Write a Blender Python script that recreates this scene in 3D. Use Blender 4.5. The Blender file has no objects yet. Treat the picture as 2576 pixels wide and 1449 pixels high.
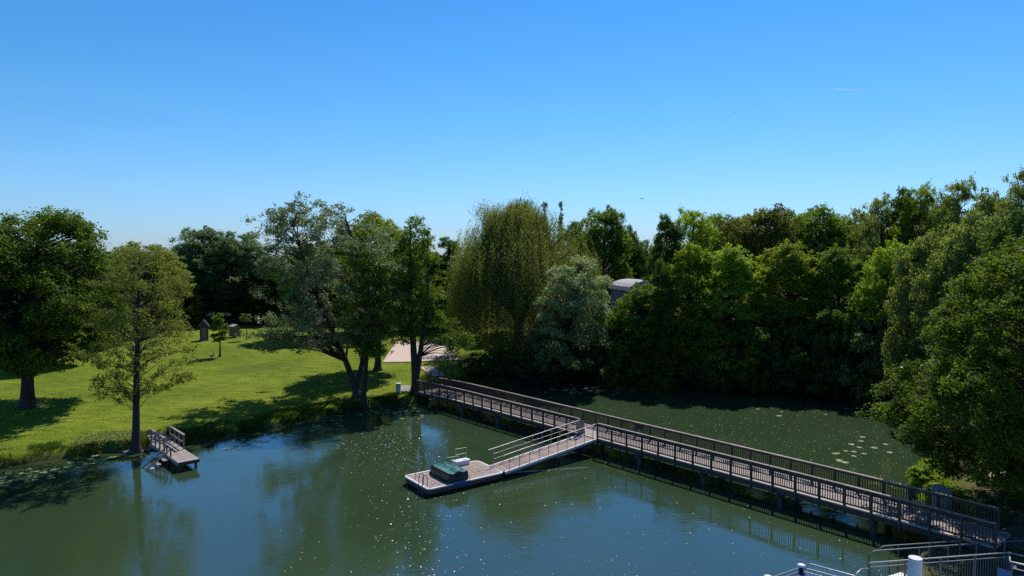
import bpy, math, random
import numpy as np
from mathutils import Vector, Matrix

R = math.radians
rng = np.random.default_rng(7)
random.seed(7)
C = bpy.context.scene.collection
S = bpy.context.scene

# ------------------------------------------------------------------ camera, sky, sun, exposure
CAM_H = 14.0
PITCH = math.atan(125 / 2667.0)
cam = bpy.data.cameras.new('camera'); cam.lens = 24.0; cam.sensor_width = 36.0; cam.clip_end = 9000
cam.clip_start = 0.3
camo = bpy.data.objects.new('camera', cam); C.objects.link(camo)
camo.location = (0, 0, CAM_H); camo.rotation_euler = (math.pi / 2 - PITCH, 0, 0)
S.camera = camo

SUN_AZ = R(20); SUN_EL = R(54)
w = bpy.data.worlds.new('World'); S.world = w; w.use_nodes = True
nt = w.node_tree; nt.nodes.clear()
sky = nt.nodes.new('ShaderNodeTexSky'); sky.sky_type = 'NISHITA'; sky.sun_disc = False
sky.sun_elevation = SUN_EL; sky.sun_rotation = SUN_AZ
sky.altitude = 0; sky.air_density = 1.15; sky.dust_density = 0.25; sky.ozone_density = 2.2
hsv = nt.nodes.new('ShaderNodeHueSaturation'); hsv.inputs['Saturation'].default_value = 1.12
bg = nt.nodes.new('ShaderNodeBackground'); bg.inputs[1].default_value = 0.105
wo = nt.nodes.new('ShaderNodeOutputWorld')
hsv.inputs['Saturation'].default_value = 1.0
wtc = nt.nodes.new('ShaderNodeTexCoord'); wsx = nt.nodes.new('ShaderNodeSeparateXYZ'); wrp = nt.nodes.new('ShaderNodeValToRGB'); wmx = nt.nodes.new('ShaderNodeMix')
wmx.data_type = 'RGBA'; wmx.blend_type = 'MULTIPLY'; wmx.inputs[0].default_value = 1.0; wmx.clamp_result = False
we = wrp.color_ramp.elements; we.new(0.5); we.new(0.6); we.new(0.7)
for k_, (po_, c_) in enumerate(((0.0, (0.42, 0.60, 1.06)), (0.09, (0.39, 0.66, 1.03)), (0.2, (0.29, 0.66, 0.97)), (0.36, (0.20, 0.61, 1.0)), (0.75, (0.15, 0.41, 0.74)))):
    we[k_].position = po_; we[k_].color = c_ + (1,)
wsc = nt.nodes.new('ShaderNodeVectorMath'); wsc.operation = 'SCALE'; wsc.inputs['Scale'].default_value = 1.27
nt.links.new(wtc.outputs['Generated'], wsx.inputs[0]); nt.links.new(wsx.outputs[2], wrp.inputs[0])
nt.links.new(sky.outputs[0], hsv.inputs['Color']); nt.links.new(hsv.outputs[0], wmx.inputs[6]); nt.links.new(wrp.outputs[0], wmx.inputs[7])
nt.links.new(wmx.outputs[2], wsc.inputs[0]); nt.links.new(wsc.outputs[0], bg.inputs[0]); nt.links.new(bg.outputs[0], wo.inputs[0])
sd = bpy.data.lights.new('sun', 'SUN'); sd.energy = 4.6; sd.angle = R(0.5); sd.color = (1.0, 0.955, 0.89)
so = bpy.data.objects.new('sun', sd); C.objects.link(so)
sdir = Vector((math.sin(SUN_AZ) * math.cos(SUN_EL), math.cos(SUN_AZ) * math.cos(SUN_EL), math.sin(SUN_EL)))
so.rotation_euler = sdir.to_track_quat('Z', 'Y').to_euler(); so.location = (0, 0, 60)
S.view_settings.view_transform = 'Standard'; S.view_settings.look = 'None'
S.view_settings.exposure = 0.0; S.view_settings.gamma = 1.0
S.view_settings.use_curve_mapping = False
S.cycles.max_bounces = 9; S.cycles.diffuse_bounces = 6; S.cycles.glossy_bounces = 3
S.cycles.transmission_bounces = 6; S.cycles.transparent_max_bounces = 4
S.cycles.use_denoising = False

# ------------------------------------------------------------------ survey helpers (photo measured at 2576 px wide)
FD = 1717.6
cp, sp = math.cos(PITCH), math.sin(PITCH)
def ray(u, v):
    a = (u - 1288) / FD; b = -(v - 724.5) / FD
    return a, cp + b * sp, b * cp - sp
def at(u, v, z=0.0):
    a, b, c = ray(u, v); t = (z - CAM_H) / c
    return Vector((a * t, b * t, z))
def atd(u, v, d):
    a, b, c = ray(u, v); t = d / b
    return Vector((a * t, d, CAM_H + c * t))

# ------------------------------------------------------------------ mesh helpers
def tag(o, label=None, cat=None, group=None, kind=None):
    if label: o['label'] = label
    if cat: o['category'] = cat
    if group: o['group'] = group
    if kind: o['kind'] = kind
    return o
def empty(name, loc=(0, 0, 0), label=None, cat=None, group=None, rz=0):
    o = bpy.data.objects.new(name, None); C.objects.link(o); o.location = loc; o.rotation_euler = (0, 0, rz)
    o.empty_display_size = 0.3
    return tag(o, label, cat, group)
def np_mesh(name, V, F, mats=(), attr=None, smooth=False, mi=None):
    """V (n,3); F (m,k) equal-sided faces"""
    V = np.asarray(V, dtype=np.float32); F = np.asarray(F, dtype=np.int32)
    me = bpy.data.meshes.new(name); n, k = F.shape
    me.vertices.add(len(V)); me.vertices.foreach_set('co', V.ravel())
    me.loops.add(n * k); me.loops.foreach_set('vertex_index', F.ravel())
    me.polygons.add(n); me.polygons.foreach_set('loop_start', np.arange(0, n * k, k, dtype=np.int32))
    if smooth: me.polygons.foreach_set('use_smooth', np.ones(n, dtype=bool))
    if mi is not None: me.polygons.foreach_set('material_index', np.asarray(mi, dtype=np.int32))
    me.update(calc_edges=True)
    if attr is not None:
        a = me.attributes.new('tone', 'FLOAT', 'FACE'); a.data.foreach_set('value', np.asarray(attr, dtype=np.float32))
    for m in mats: me.materials.append(m)
    return me
class MB:
    """collects boxes, bars, tubes; builds ONE mesh"""
    def __init__(s): s.v = []; s.f = []; s.m = []; s.sm = []
    def add(s, vs, fs, mi=0, smooth=False):
        b = len(s.v); s.v += [tuple(v) for v in vs]
        for f in fs: s.f.append([b + i for i in f]); s.m.append(mi); s.sm.append(smooth)
        return s
    def box(s, c, size, rz=0, mi=0, M=None):
        sx, sy, sz = [a / 2 for a in size]
        pts = [Vector((x, y, z)) for z in (-sz, sz) for x, y in ((-sx, -sy), (sx, -sy), (sx, sy), (-sx, sy))]
        if M is None: M = Matrix.Rotation(rz, 3, 'Z')
        pts = [M @ p + Vector(c) for p in pts]
        return s.add(pts, [(3, 2, 1, 0), (4, 5, 6, 7), (0, 1, 5, 4), (1, 2, 6, 5), (2, 3, 7, 6), (3, 0, 4, 7)], mi)
    def bar(s, a, b, wx, wz, mi=0, up=Vector((0, 0, 1))):
        a = Vector(a); b = Vector(b); d = (b - a); L = d.length; d.normalize()
        side = d.cross(up)
        if side.length < 1e-4: side = Vector((1, 0, 0))
        side.normalize(); u2 = side.cross(d)
        M = Matrix((d, -side, u2)).transposed()
        return s.box((a + b) / 2, (L, wx, wz), mi=mi, M=M)
    def tube(s, pts, r, n=8, mi=0, caps=True):
        pts = [Vector(p) for p in pts]
        rs = r if isinstance(r, (list, tuple)) else [r] * len(pts)
        rings = []; prev = None
        for i, p in enumerate(pts):
            d = (pts[min(i + 1, len(pts) - 1)] - pts[max(i - 1, 0)]).normalized()
            if prev is None:
                ref = Vector((0, 0, 1)) if abs(d.z) < 0.9 else Vector((1, 0, 0))
                x = d.cross(ref).normalized()
            else:
                x = (prev - d * prev.dot(d)).normalized()
            prev = x; y = d.cross(x)
            rings.append([p + (x * math.cos(2 * math.pi * k / n) + y * math.sin(2 * math.pi * k / n)) * rs[i] for k in range(n)])
        vs = [q for rg in rings for q in rg]; fs = []
        for i in range(len(pts) - 1):
            for k in range(n):
                a = i * n + k; b = i * n + (k + 1) % n
                fs.append((a, b, b + n, a + n))
        s.add(vs, fs, mi, True)
        if caps:
            s.add(rings[0][::-1], [tuple(range(n))], mi); s.add(rings[-1], [tuple(range(n))], mi)
        return s
    def prism(s, poly, z0, z1, mi=0):
        n = len(poly); vs = [(x, y, z0) for x, y in poly] + [(x, y, z1) for x, y in poly]
        fs = [tuple(range(n))[::-1], tuple(range(n, 2 * n))] + [(i, (i + 1) % n, n + (i + 1) % n, n + i) for i in range(n)]
        return s.add(vs, fs, mi)
    def mesh(s, name, mats, bevel=0):
        me = bpy.data.meshes.new(name); me.from_pydata(s.v, [], s.f); me.update()
        me.polygons.foreach_set('material_index', s.m); me.polygons.foreach_set('use_smooth', s.sm)
        if not isinstance(mats, (list, tuple)): mats = [mats]
        for m in mats: me.materials.append(m)
        return me
    def build(s, name, mats, parent=None, label=None):
        return link(s.mesh(name, mats), name, parent, label=label)
def link(me, name, parent=None, loc=None, rot=None, label=None):
    o = bpy.data.objects.new(name, me); C.objects.link(o)
    if parent: o.parent = parent
    if loc is not None: o.location = loc
    if rot is not None: o.rotation_euler = rot
    if label: o['label'] = label
    return o

# ------------------------------------------------------------------ materials
def newmat(name):
    m = bpy.data.materials.new(name); m.use_nodes = True; t = m.node_tree; t.nodes.clear()
    return m, t, lambda k: t.nodes.new('ShaderNode' + k), t.links.new
def mat(name, col, rough=0.7, var=0.25, scale=4.0, bump=0.0, metal=0.0, stretch=(1, 1, 1), objvar=0.0, spec=0.5, col2=None, detail=6):
    m, t, N, L = newmat(name)
    out = N('OutputMaterial'); p = N('BsdfPrincipled'); L(p.outputs[0], out.inputs[0])
    tc = N('TexCoord'); mp = N('Mapping'); mp.inputs['Scale'].default_value = stretch
    L(tc.outputs['Object'], mp.inputs[0])
    n = N('TexNoise'); n.inputs['Scale'].default_value = scale; n.inputs['Detail'].default_value = detail
    L(mp.outputs[0], n.inputs['Vector'])
    r = N('ValToRGB'); c = np.array(col)
    r.color_ramp.elements[0].position = 0.3; r.color_ramp.elements[1].position = 0.72
    r.color_ramp.elements[0].color = tuple(c * (1 - var)) + (1,)
    r.color_ramp.elements[1].color = tuple(np.array(col2) if col2 else c * (1 + var)) + (1,)
    L(n.outputs[0], r.inputs[0]); src = r.outputs[0]
    if objvar:
        oi = N('ObjectInfo'); mr = N('MapRange'); mr.inputs[3].default_value = 1 - objvar; mr.inputs[4].default_value = 1 + objvar
        L(oi.outputs['Random'], mr.inputs[0]); mx = N('Mix'); mx.data_type = 'RGBA'; mx.blend_type = 'MULTIPLY'; mx.inputs[0].default_value = 1
        cb = N('CombineColor'); [L(mr.outputs[0], cb.inputs[i]) for i in range(3)]
        L(src, mx.inputs[6]); L(cb.outputs[0], mx.inputs[7]); src = mx.outputs[2]
    L(src, p.inputs['Base Color'])
    p.inputs['Roughness'].default_value = rough; p.inputs['Metallic'].default_value = metal
    p.inputs['Specular IOR Level'].default_value = spec
    if bump:
        b = N('Bump'); b.inputs['Strength'].default_value = bump; b.inputs['Distance'].default_value = 0.03
        L(n.outputs[0], b.inputs['Height']); L(b.outputs[0], p.inputs['Normal'])
    return m
def leafmat(name, col, col2, trans=0.4, gloss=0.15, tint=(1.25, 1.25, 0.45), rough=0.55):
    """col..col2 picked by the leaf's own tone; light passes through thin blades"""
    m, t, N, L = newmat(name)
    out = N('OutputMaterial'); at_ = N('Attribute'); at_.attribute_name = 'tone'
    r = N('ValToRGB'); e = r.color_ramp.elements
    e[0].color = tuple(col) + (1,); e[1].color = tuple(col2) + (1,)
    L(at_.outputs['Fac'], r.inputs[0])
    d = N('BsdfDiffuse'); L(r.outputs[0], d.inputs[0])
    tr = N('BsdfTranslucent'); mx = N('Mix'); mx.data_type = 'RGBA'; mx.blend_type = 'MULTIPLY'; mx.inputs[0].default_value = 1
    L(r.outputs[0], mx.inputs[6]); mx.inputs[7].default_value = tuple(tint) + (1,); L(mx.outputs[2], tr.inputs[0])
    m1 = N('MixShader'); m1.inputs[0].default_value = trans; L(d.outputs[0], m1.inputs[1]); L(tr.outputs[0], m1.inputs[2])
    g = N('BsdfGlossy'); g.inputs['Roughness'].default_value = rough; g.inputs[0].default_value = (1, 1, 1, 1)
    lw = N('Fresnel'); lw.inputs[0].default_value = 1.38
    mm = N('Math'); mm.operation = 'MULTIPLY'; mm.inputs[1].default_value = gloss; L(lw.outputs[0], mm.inputs[0])
    m2 = N('MixShader'); L(mm.outputs[0], m2.inputs[0]); L(m1.outputs[0], m2.inputs[1]); L(g.outputs[0], m2.inputs[2])
    L(m2.outputs[0], out.inputs[0])
    return m

M = {}
M['bark'] = mat('bark', (0.045, 0.036, 0.028), 0.9, 0.5, 6, 0.8, stretch=(3, 3, 0.6))
M['bark_grey'] = mat('bark_grey', (0.13, 0.125, 0.11), 0.9, 0.5, 5, 0.7, stretch=(3, 3, 0.6))
M['wood_dark'] = mat('wood_dark', (0.075, 0.050, 0.038), 0.75, 0.35, 3, 0.3, stretch=(1, 1, 1), objvar=0.2)
M['wood_rail'] = mat('wood_rail', (0.27, 0.205, 0.17), 0.6, 0.35, 5, 0.25, objvar=0.28)
M['wood_deck'] = mat('wood_deck', (0.34, 0.275, 0.23), 0.7, 0.22, 3, 0.2, objvar=0.14)
M['edge'] = mat('pale_edge_board', (0.45, 0.385, 0.34), 0.6, 0.2, 5, objvar=0.1)
M['wood_ramp'] = mat('wood_ramp', (0.27, 0.18, 0.145), 0.6, 0.25, 5, 0.2, objvar=0.28)
M['wood_raft'] = mat('wood_raft', (0.30, 0.22, 0.18), 0.65, 0.28, 3, 0.2, objvar=0.12)
M['wood_jetty'] = mat('wood_jetty', (0.33, 0.27, 0.245), 0.7, 0.25, 6, 0.2, objvar=0.16)
M['wood_jrail'] = mat('wood_jetty_rail', (0.24, 0.185, 0.15), 0.75, 0.3, 6, 0.2, objvar=0.1)
M['trim'] = mat('pale_trim', (0.72, 0.66, 0.64), 0.45, 0.1, 9)
M['red_side'] = mat('red_brown_side', (0.10, 0.045, 0.04), 0.6, 0.3, 6)
M['steel'] = mat('steel', (0.36, 0.36, 0.37), 0.4, 0.1, 10, metal=0.5)
M['steel_dull'] = mat('galvanised_steel', (0.13, 0.14, 0.16), 0.5, 0.15, 10, metal=0.3)
M['alu'] = mat('aluminium_rail', (0.40, 0.37, 0.35), 0.4, 0.12, 8, metal=0.45)
M['pile'] = mat('pile', (0.05, 0.055, 0.06), 0.5, 0.4, 5)
M['white'] = mat('white_paint', (0.78, 0.78, 0.76), 0.5, 0.06, 5)
M['boat_side'] = mat('boat_green', (0.014, 0.036, 0.028), 0.45, 0.5, 4, 0.1, col2=(0.05, 0.06, 0.03))
M['boat_top'] = mat('boat_worn_green', (0.035, 0.10, 0.085), 0.5, 0.5, 3.2, 0.1, col2=(0.10, 0.36, 0.33))
M['black'] = mat('black_rubber', (0.012, 0.012, 0.013), 0.6, 0.3, 6)
M['blue_tarp'] = mat('blue_cover', (0.012, 0.06, 0.24), 0.45, 0.15, 3)
M['blue_panel'] = mat('blue_panel', (0.07, 0.20, 0.48), 0.6, 0.15, 3)
M['navy'] = mat('navy_sheet', (0.02, 0.04, 0.12), 0.5, 0.3, 6)
M['concrete'] = mat('concrete', (0.30, 0.29, 0.28), 0.9, 0.15, 3, 0.2)
M['grey_roof'] = mat('grey_roof', (0.40, 0.385, 0.375), 0.8, 0.3, 2.5, 0.2)
M['sand'] = mat('pink_sand', (0.58, 0.45, 0.36), 0.95, 0.12, 1.6, 0.4)
M['path_grey'] = mat('grey_gravel', (0.28, 0.27, 0.27), 0.95, 0.2, 4, 0.3)
M['path_tan'] = mat('tan_path', (0.40, 0.30, 0.22), 0.95, 0.25, 1.2, 0.4)
M['soil'] = mat('dark_soil', (0.10, 0.075, 0.05), 0.95, 0.5, 1.5, 0.4)
M['cabinet'] = mat('cabinet_grey', (0.36, 0.40, 0.37), 0.6, 0.12, 6)
M['wicker'] = mat('wicker', (0.20, 0.15, 0.12), 0.8, 0.3, 12, 0.4)
M['tent'] = mat('crumpled_sheet', (0.22, 0.20, 0.20), 0.7, 0.5, 4, 0.3)
M['window'] = mat('dark_window', (0.02, 0.025, 0.03), 0.1, 0.1, 2)
M['stone'] = mat('stone', (0.24, 0.20, 0.17), 0.9, 0.35, 5, 0.5, objvar=0.25)
M['glint'] = mat('sun_glint_flake', (0.80, 0.82, 0.78), 0.3, 0.1, 5, spec=0.8)  # white of the flakes that stand in for sun glints
M['pad'] = mat('lily_pad', (0.26, 0.32, 0.12), 0.35, 0.25, 5, objvar=0.25)
M['pad_pale'] = mat('lily_pad_pale', (0.33, 0.38, 0.20), 0.3, 0.2, 5, objvar=0.2)
M['fleck'] = mat('yellow_fleck', (0.17, 0.19, 0.06), 0.5, 0.4, 0.6)
m_, t_n, N_, L_k = newmat('ice_cloud'); o_n = N_('OutputMaterial'); v_n = N_('VolumeScatter'); v_n.inputs['Density'].default_value = 0.22; v_n.inputs['Anisotropy'].default_value = 0.6
v_n.inputs[0].default_value = (1, 1, 1, 1); L_k(v_n.outputs[0], o_n.inputs['Volume']); M['contrail'] = m_

LM = {
 'oak':    leafmat('leaves_oak', (0.0292, 0.0632, 0.0062), (0.1781, 0.2707, 0.0205), 0.5, 0.12),
 'alder':  leafmat('leaves_alder', (0.1013, 0.1148, 0.0216), (0.2805, 0.33, 0.0462), 0.5, 0.12),
 'silver': leafmat('leaves_silver', (0.095, 0.135, 0.038), (0.3, 0.355, 0.16), 0.42, 0.3, tint=(1.1, 1.15, 0.6)),
 'green':  leafmat('leaves_green', (0.0564, 0.1077, 0.0099), (0.228, 0.342, 0.0274), 0.52, 0.12),
 'yellow': leafmat('leaves_yellowgreen', (0.1154, 0.1667, 0.0103), (0.3277, 0.4133, 0.0251), 0.55, 0.12),
 'willow': leafmat('leaves_willow', (0.13, 0.155, 0.035), (0.28, 0.315, 0.095), 0.5, 0.05),
 'pale':   leafmat('leaves_pale', (0.12, 0.175, 0.035), (0.46, 0.53, 0.21), 0.42, 0.3, tint=(1.1, 1.15, 0.7)),
 'brown':  leafmat('leaves_bronze', (0.1, 0.125, 0.012), (0.23, 0.225, 0.045), 0.5, 0.12),
 'bluish': leafmat('leaves_bluish', (0.072, 0.13, 0.03), (0.19, 0.29, 0.085), 0.46, 0.2, tint=(1.1, 1.15, 0.7)),
 'dark':   leafmat('leaves_dark', (0.0338, 0.0743, 0.013), (0.1339, 0.2284, 0.0315), 0.48, 0.12),
 'greygreen': leafmat('leaves_greygreen', (0.1215, 0.162, 0.0346), (0.33, 0.39, 0.102), 0.52, 0.15),
 'lime':   leafmat('leaves_lime', (0.1755, 0.243, 0.0189), (0.39, 0.54, 0.045), 0.55, 0.12),
 'maple':  leafmat('leaves_maple', (0.028, 0.06, 0.005), (0.21, 0.285, 0.018), 0.52, 0.12),
 'blade':  leafmat('grass_blade', (0.04, 0.075, 0.010), (0.15, 0.21, 0.03), 0.4, 0.08),
}

# ------------------------------------------------------------------ ground
def W(u, v): p = at(u, v, 0.0); return (p.x, p.y)
SHORE_W = [W(*p) for p in ((0,1180),(60,1168),(130,1160),(190,1150),(250,1143),(300,1140),(345,1137),(375,1124),(395,1112),(430,1116),
    (470,1117),(520,1106),(580,1096),(640,1086),(700,1072),(760,1060),(830,1050),(880,1040),(940,1032),(985,1022),(1040,1016),(1075,1008),(1100,990),(1140,978),
    (1200,972),(1280,970),(1360,962),(1440,955),(1520,955),(1600,958),(1700,963),(1800,969),(1900,978),(2000,988),(2100,996),(2180,1004))]
POND = [(-95, -30), (-95, 22), (-60, 34), (-44, 40.5)] + SHORE_W + [(40, 62), (37, 55), (31, 48.5), (27.6, 45.5), (25.2, 43), (23.6, 40), (22.6, 37), (21.6, 34.2), (20.6, 32.6),
    (18.6, 31.2), (17.0, 29.6), (15.9, 28.2), (15.2, 26), (15, 18), (15, -30)]
POND = np.array(POND)
def pond_sd(x, y):
    """signed distance to the shore, positive on land"""
    x = np.atleast_1d(np.asarray(x, float)); y = np.atleast_1d(np.asarray(y, float))
    best = np.full(x.shape, 1e9); inside = np.zeros(x.shape, bool); n = len(POND)
    for i in range(n):
        ax, ay = POND[i]; bx, by = POND[(i + 1) % n]
        dx, dy = bx - ax, by - ay
        t = np.clip(((x - ax) * dx + (y - ay) * dy) / (dx * dx + dy * dy), 0, 1)
        best = np.minimum(best, np.hypot(x - ax - t * dx, y - ay - t * dy))
        cr = ((ay > y) != (by > y)) & (x < (bx - ax) * (y - ay) / (by - ay + 1e-12) + ax)
        inside ^= cr
    return np.where(inside, -best, best)
def wob(x, y):
    return (np.sin(x * 1.7 + y * 0.6) + np.sin(x * 0.9 - y * 1.9 + 1) + 0.6 * np.sin(x * 3.9 + y * 3.1)) * 0.16
def ground_z(x, y):
    s = pond_sd(x, y) + wob(np.asarray(x, float), np.asarray(y, float))
    a = np.clip(s / 0.7, 0, 1); a = a * a * (3 - 2 * a)
    land = 0.05 + 0.50 * a + 0.35 * np.clip(s / 6, 0, 1) + np.clip(s - 2, 0, 60) * 0.018
    und = 0.10 * np.sin(x * 0.21 + 1) * np.sin(y * 0.17) * np.clip(s / 8, 0, 1)
    return np.where(s > 0, land + und, np.maximum(0.05 + s * 1.2, -1.6))
def gz(x, y): return float(ground_z(np.array([x]), np.array([y]))[0])
def og(u, v):
    """where the sight line through a photo point meets the land"""
    zs = np.linspace(3.0, 0.0, 301); P = [at(u, v, float(z)) for z in zs]
    g_ = ground_z(np.array([p.x for p in P]), np.array([p.y for p in P]))
    for p, z, g in zip(P, zs, g_):     # nearest point of the sight line that lies on or below the land
        if g >= z and g > 0: return Vector((p.x, p.y, float(g)))
    return Vector((P[-1].x, P[-1].y, 0.0))

def grid_sheet(name, xs, ys, zf, m):
    X, Y = np.meshgrid(xs, ys); Z = zf(X.ravel(), Y.ravel())
    V = np.stack([X.ravel(), Y.ravel(), Z], 1); nx, ny = len(xs), len(ys)
    i, j = np.meshgrid(np.arange(nx - 1), np.arange(ny - 1)); a = (j * nx + i).ravel()
    F = np.stack([a, a + 1, a + nx + 1, a + nx], 1)
    return np_mesh(name, V, F, [m], smooth=True)

def ground_mat():
    m, t, N, L = newmat('ground_grass')
    out = N('OutputMaterial'); p = N('BsdfPrincipled'); L(p.outputs[0], out.inputs[0]); p.inputs['Roughness'].default_value = 0.95
    p.inputs['Specular IOR Level'].default_value = 0.15
    g = N('NewGeometry')
    def noise(sc, det=5, st=None):
        n = N('TexNoise'); n.inputs['Scale'].default_value = sc; n.inputs['Detail'].default_value = det
        if st:
            mp = N('Mapping'); mp.inputs['Scale'].default_value = st; L(g.outputs['Position'], mp.inputs[0]); L(mp.outputs[0], n.inputs['Vector'])
        else: L(g.outputs['Position'], n.inputs['Vector'])
        return n.outputs[0]
    def ramp(src, stops):
        r = N('ValToRGB'); e = r.color_ramp.elements
        while len(e) < len(stops): e.new(0.5)
        for k, (po, c) in enumerate(stops): e[k].position = po; e[k].color = tuple(c) + (1,)
        L(src, r.inputs[0]); return r.outputs[0]
    def mix(f, a, b, mode='MIX'):
        x = N('Mix'); x.data_type = 'RGBA'; x.blend_type = mode
        if isinstance(f, float): x.inputs[0].default_value = f
        else: L(f, x.inputs[0])
        L(a, x.inputs[6]); L(b, x.inputs[7]); return x.outputs[2]
    c1 = ramp(noise(0.12, 4), [(0.3, (0.105, 0.150, 0.008)), (0.5, (0.148, 0.200, 0.010)), (0.72, (0.200, 0.225, 0.018)), (0.80, (0.23, 0.20, 0.05))])
    c2 = ramp(noise(1.3, 6, (0.5, 1.6, 1)), [(0.3, (0.62, 0.66, 0.6)), (0.5, (0.95, 0.95, 0.95)), (0.72, (1.4, 1.26, 1.7))])
    c3 = ramp(noise(9, 3), [(0.28, (0.62, 0.64, 0.6)), (0.7, (1.3, 1.28, 1.3))])
    # scattered daisies
    vo = N('TexVoronoi'); vo.inputs['Scale'].default_value = 2.2; L(g.outputs['Position'], vo.inputs['Vector'])
    grass = mix(1.0, mix(1.0, c1, c2, 'MULTIPLY'), c3, 'MULTIPLY')
    dz = ramp(vo.outputs['Distance'], [(0.0, (1, 1, 1)), (0.07, (1, 1, 1)), (0.10, (0, 0, 0))])
    sel = ramp(noise(0.5, 3), [(0.56, (0, 0, 0)), (0.66, (0.5, 0.5, 0.5))])
    dm = N('Math'); dm.operation = 'MULTIPLY'; L(dz, dm.inputs[0]); L(sel, dm.inputs[1])
    wh = N('RGB'); wh.outputs[0].default_value = (0.5, 0.5, 0.34, 1)
    grass = mix(dm.outputs[0], grass, wh.outputs[0])
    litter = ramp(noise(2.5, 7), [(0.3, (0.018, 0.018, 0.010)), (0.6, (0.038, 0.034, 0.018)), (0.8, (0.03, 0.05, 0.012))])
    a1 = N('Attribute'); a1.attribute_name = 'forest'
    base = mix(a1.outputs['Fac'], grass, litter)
    mud = ramp(noise(3, 6), [(0.3, (0.03, 0.024, 0.016)), (0.7, (0.10, 0.078, 0.05))])
    a2 = N('Attribute'); a2.attribute_name = 'mud'
    base = mix(a2.outputs['Fac'], base, mud)
    L(base, p.inputs['Base Color'])
    b = N('Bump'); b.inputs['Strength'].default_value = 0.7; b.inputs['Distance'].default_value = 0.08
    L(noise(7, 6), b.inputs['Height']); L(b.outputs[0], p.inputs['Normal'])
    return m
M['ground'] = ground_mat()
def paint(me):
    n = len(me.vertices); co = np.empty(n * 3, np.float32); me.vertices.foreach_get('co', co); co = co.reshape(-1, 3)
    x, y, z = co[:, 0].astype(float), co[:, 1].astype(float), co[:, 2]
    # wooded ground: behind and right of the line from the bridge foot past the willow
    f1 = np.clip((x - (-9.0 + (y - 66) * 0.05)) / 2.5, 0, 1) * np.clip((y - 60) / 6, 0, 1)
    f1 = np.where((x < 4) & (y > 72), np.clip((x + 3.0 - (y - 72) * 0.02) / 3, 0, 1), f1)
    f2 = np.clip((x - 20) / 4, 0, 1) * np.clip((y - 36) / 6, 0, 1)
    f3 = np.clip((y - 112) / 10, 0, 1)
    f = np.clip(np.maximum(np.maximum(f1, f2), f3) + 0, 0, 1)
    s = pond_sd(x, y) + wob(x, y)
    md = np.clip(1.0 - s / 0.55, 0, 1)
    md = np.maximum(md, np.clip((x - 16) / 2, 0, 1) * np.clip((40 - y) / 2, 0, 1) * 0.8)
    for nm, val in (('forest', f), ('mud', md)):
        a = me.attributes.new(nm, 'FLOAT', 'POINT'); a.data.foreach_set('value', val.astype(np.float32))
xs = np.concatenate([np.arange(-150, -62, 4.0), np.arange(-62, 46, 0.5), np.arange(46, 150.1, 4.0)])
ys = np.concatenate([np.arange(-34, 20, 3.0), np.arange(20, 92, 0.5), np.arange(92, 172.1, 3.0)])
g_me = grid_sheet('ground', xs, ys, ground_z, M['ground']); paint(g_me)
tag(link(g_me, 'ground'), 'mown green lawn and wooded banks around the pond', kind='structure')
# far land out to the horizon: a frame of four big quads joined to the rim
def ring_sheet():
    x0, x1, y0, y1, B = xs[0], xs[-1], ys[0], ys[-1], 5000.0
    V = [(x0,y0,1.2),(x1,y0,1.2),(x1,y1,1.9),(x0,y1,1.9),(-B,-B,0),(B,-B,0),(B,B,0),(-B,B,0)]
    F = [(4,5,1,0),(5,6,2,1),(6,7,3,2),(7,4,0,3)]
    me = np_mesh('land', V, F, [M['ground']])
    for nm in ('forest', 'mud'):
        a = me.attributes.new(nm, 'FLOAT', 'POINT'); a.data.foreach_set('value', np.full(8, 1.0 if nm == 'forest' else 0.0, np.float32))
    return me
tag(link(ring_sheet(), 'land'), 'far flat land beyond the trees', kind='structure')

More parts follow.
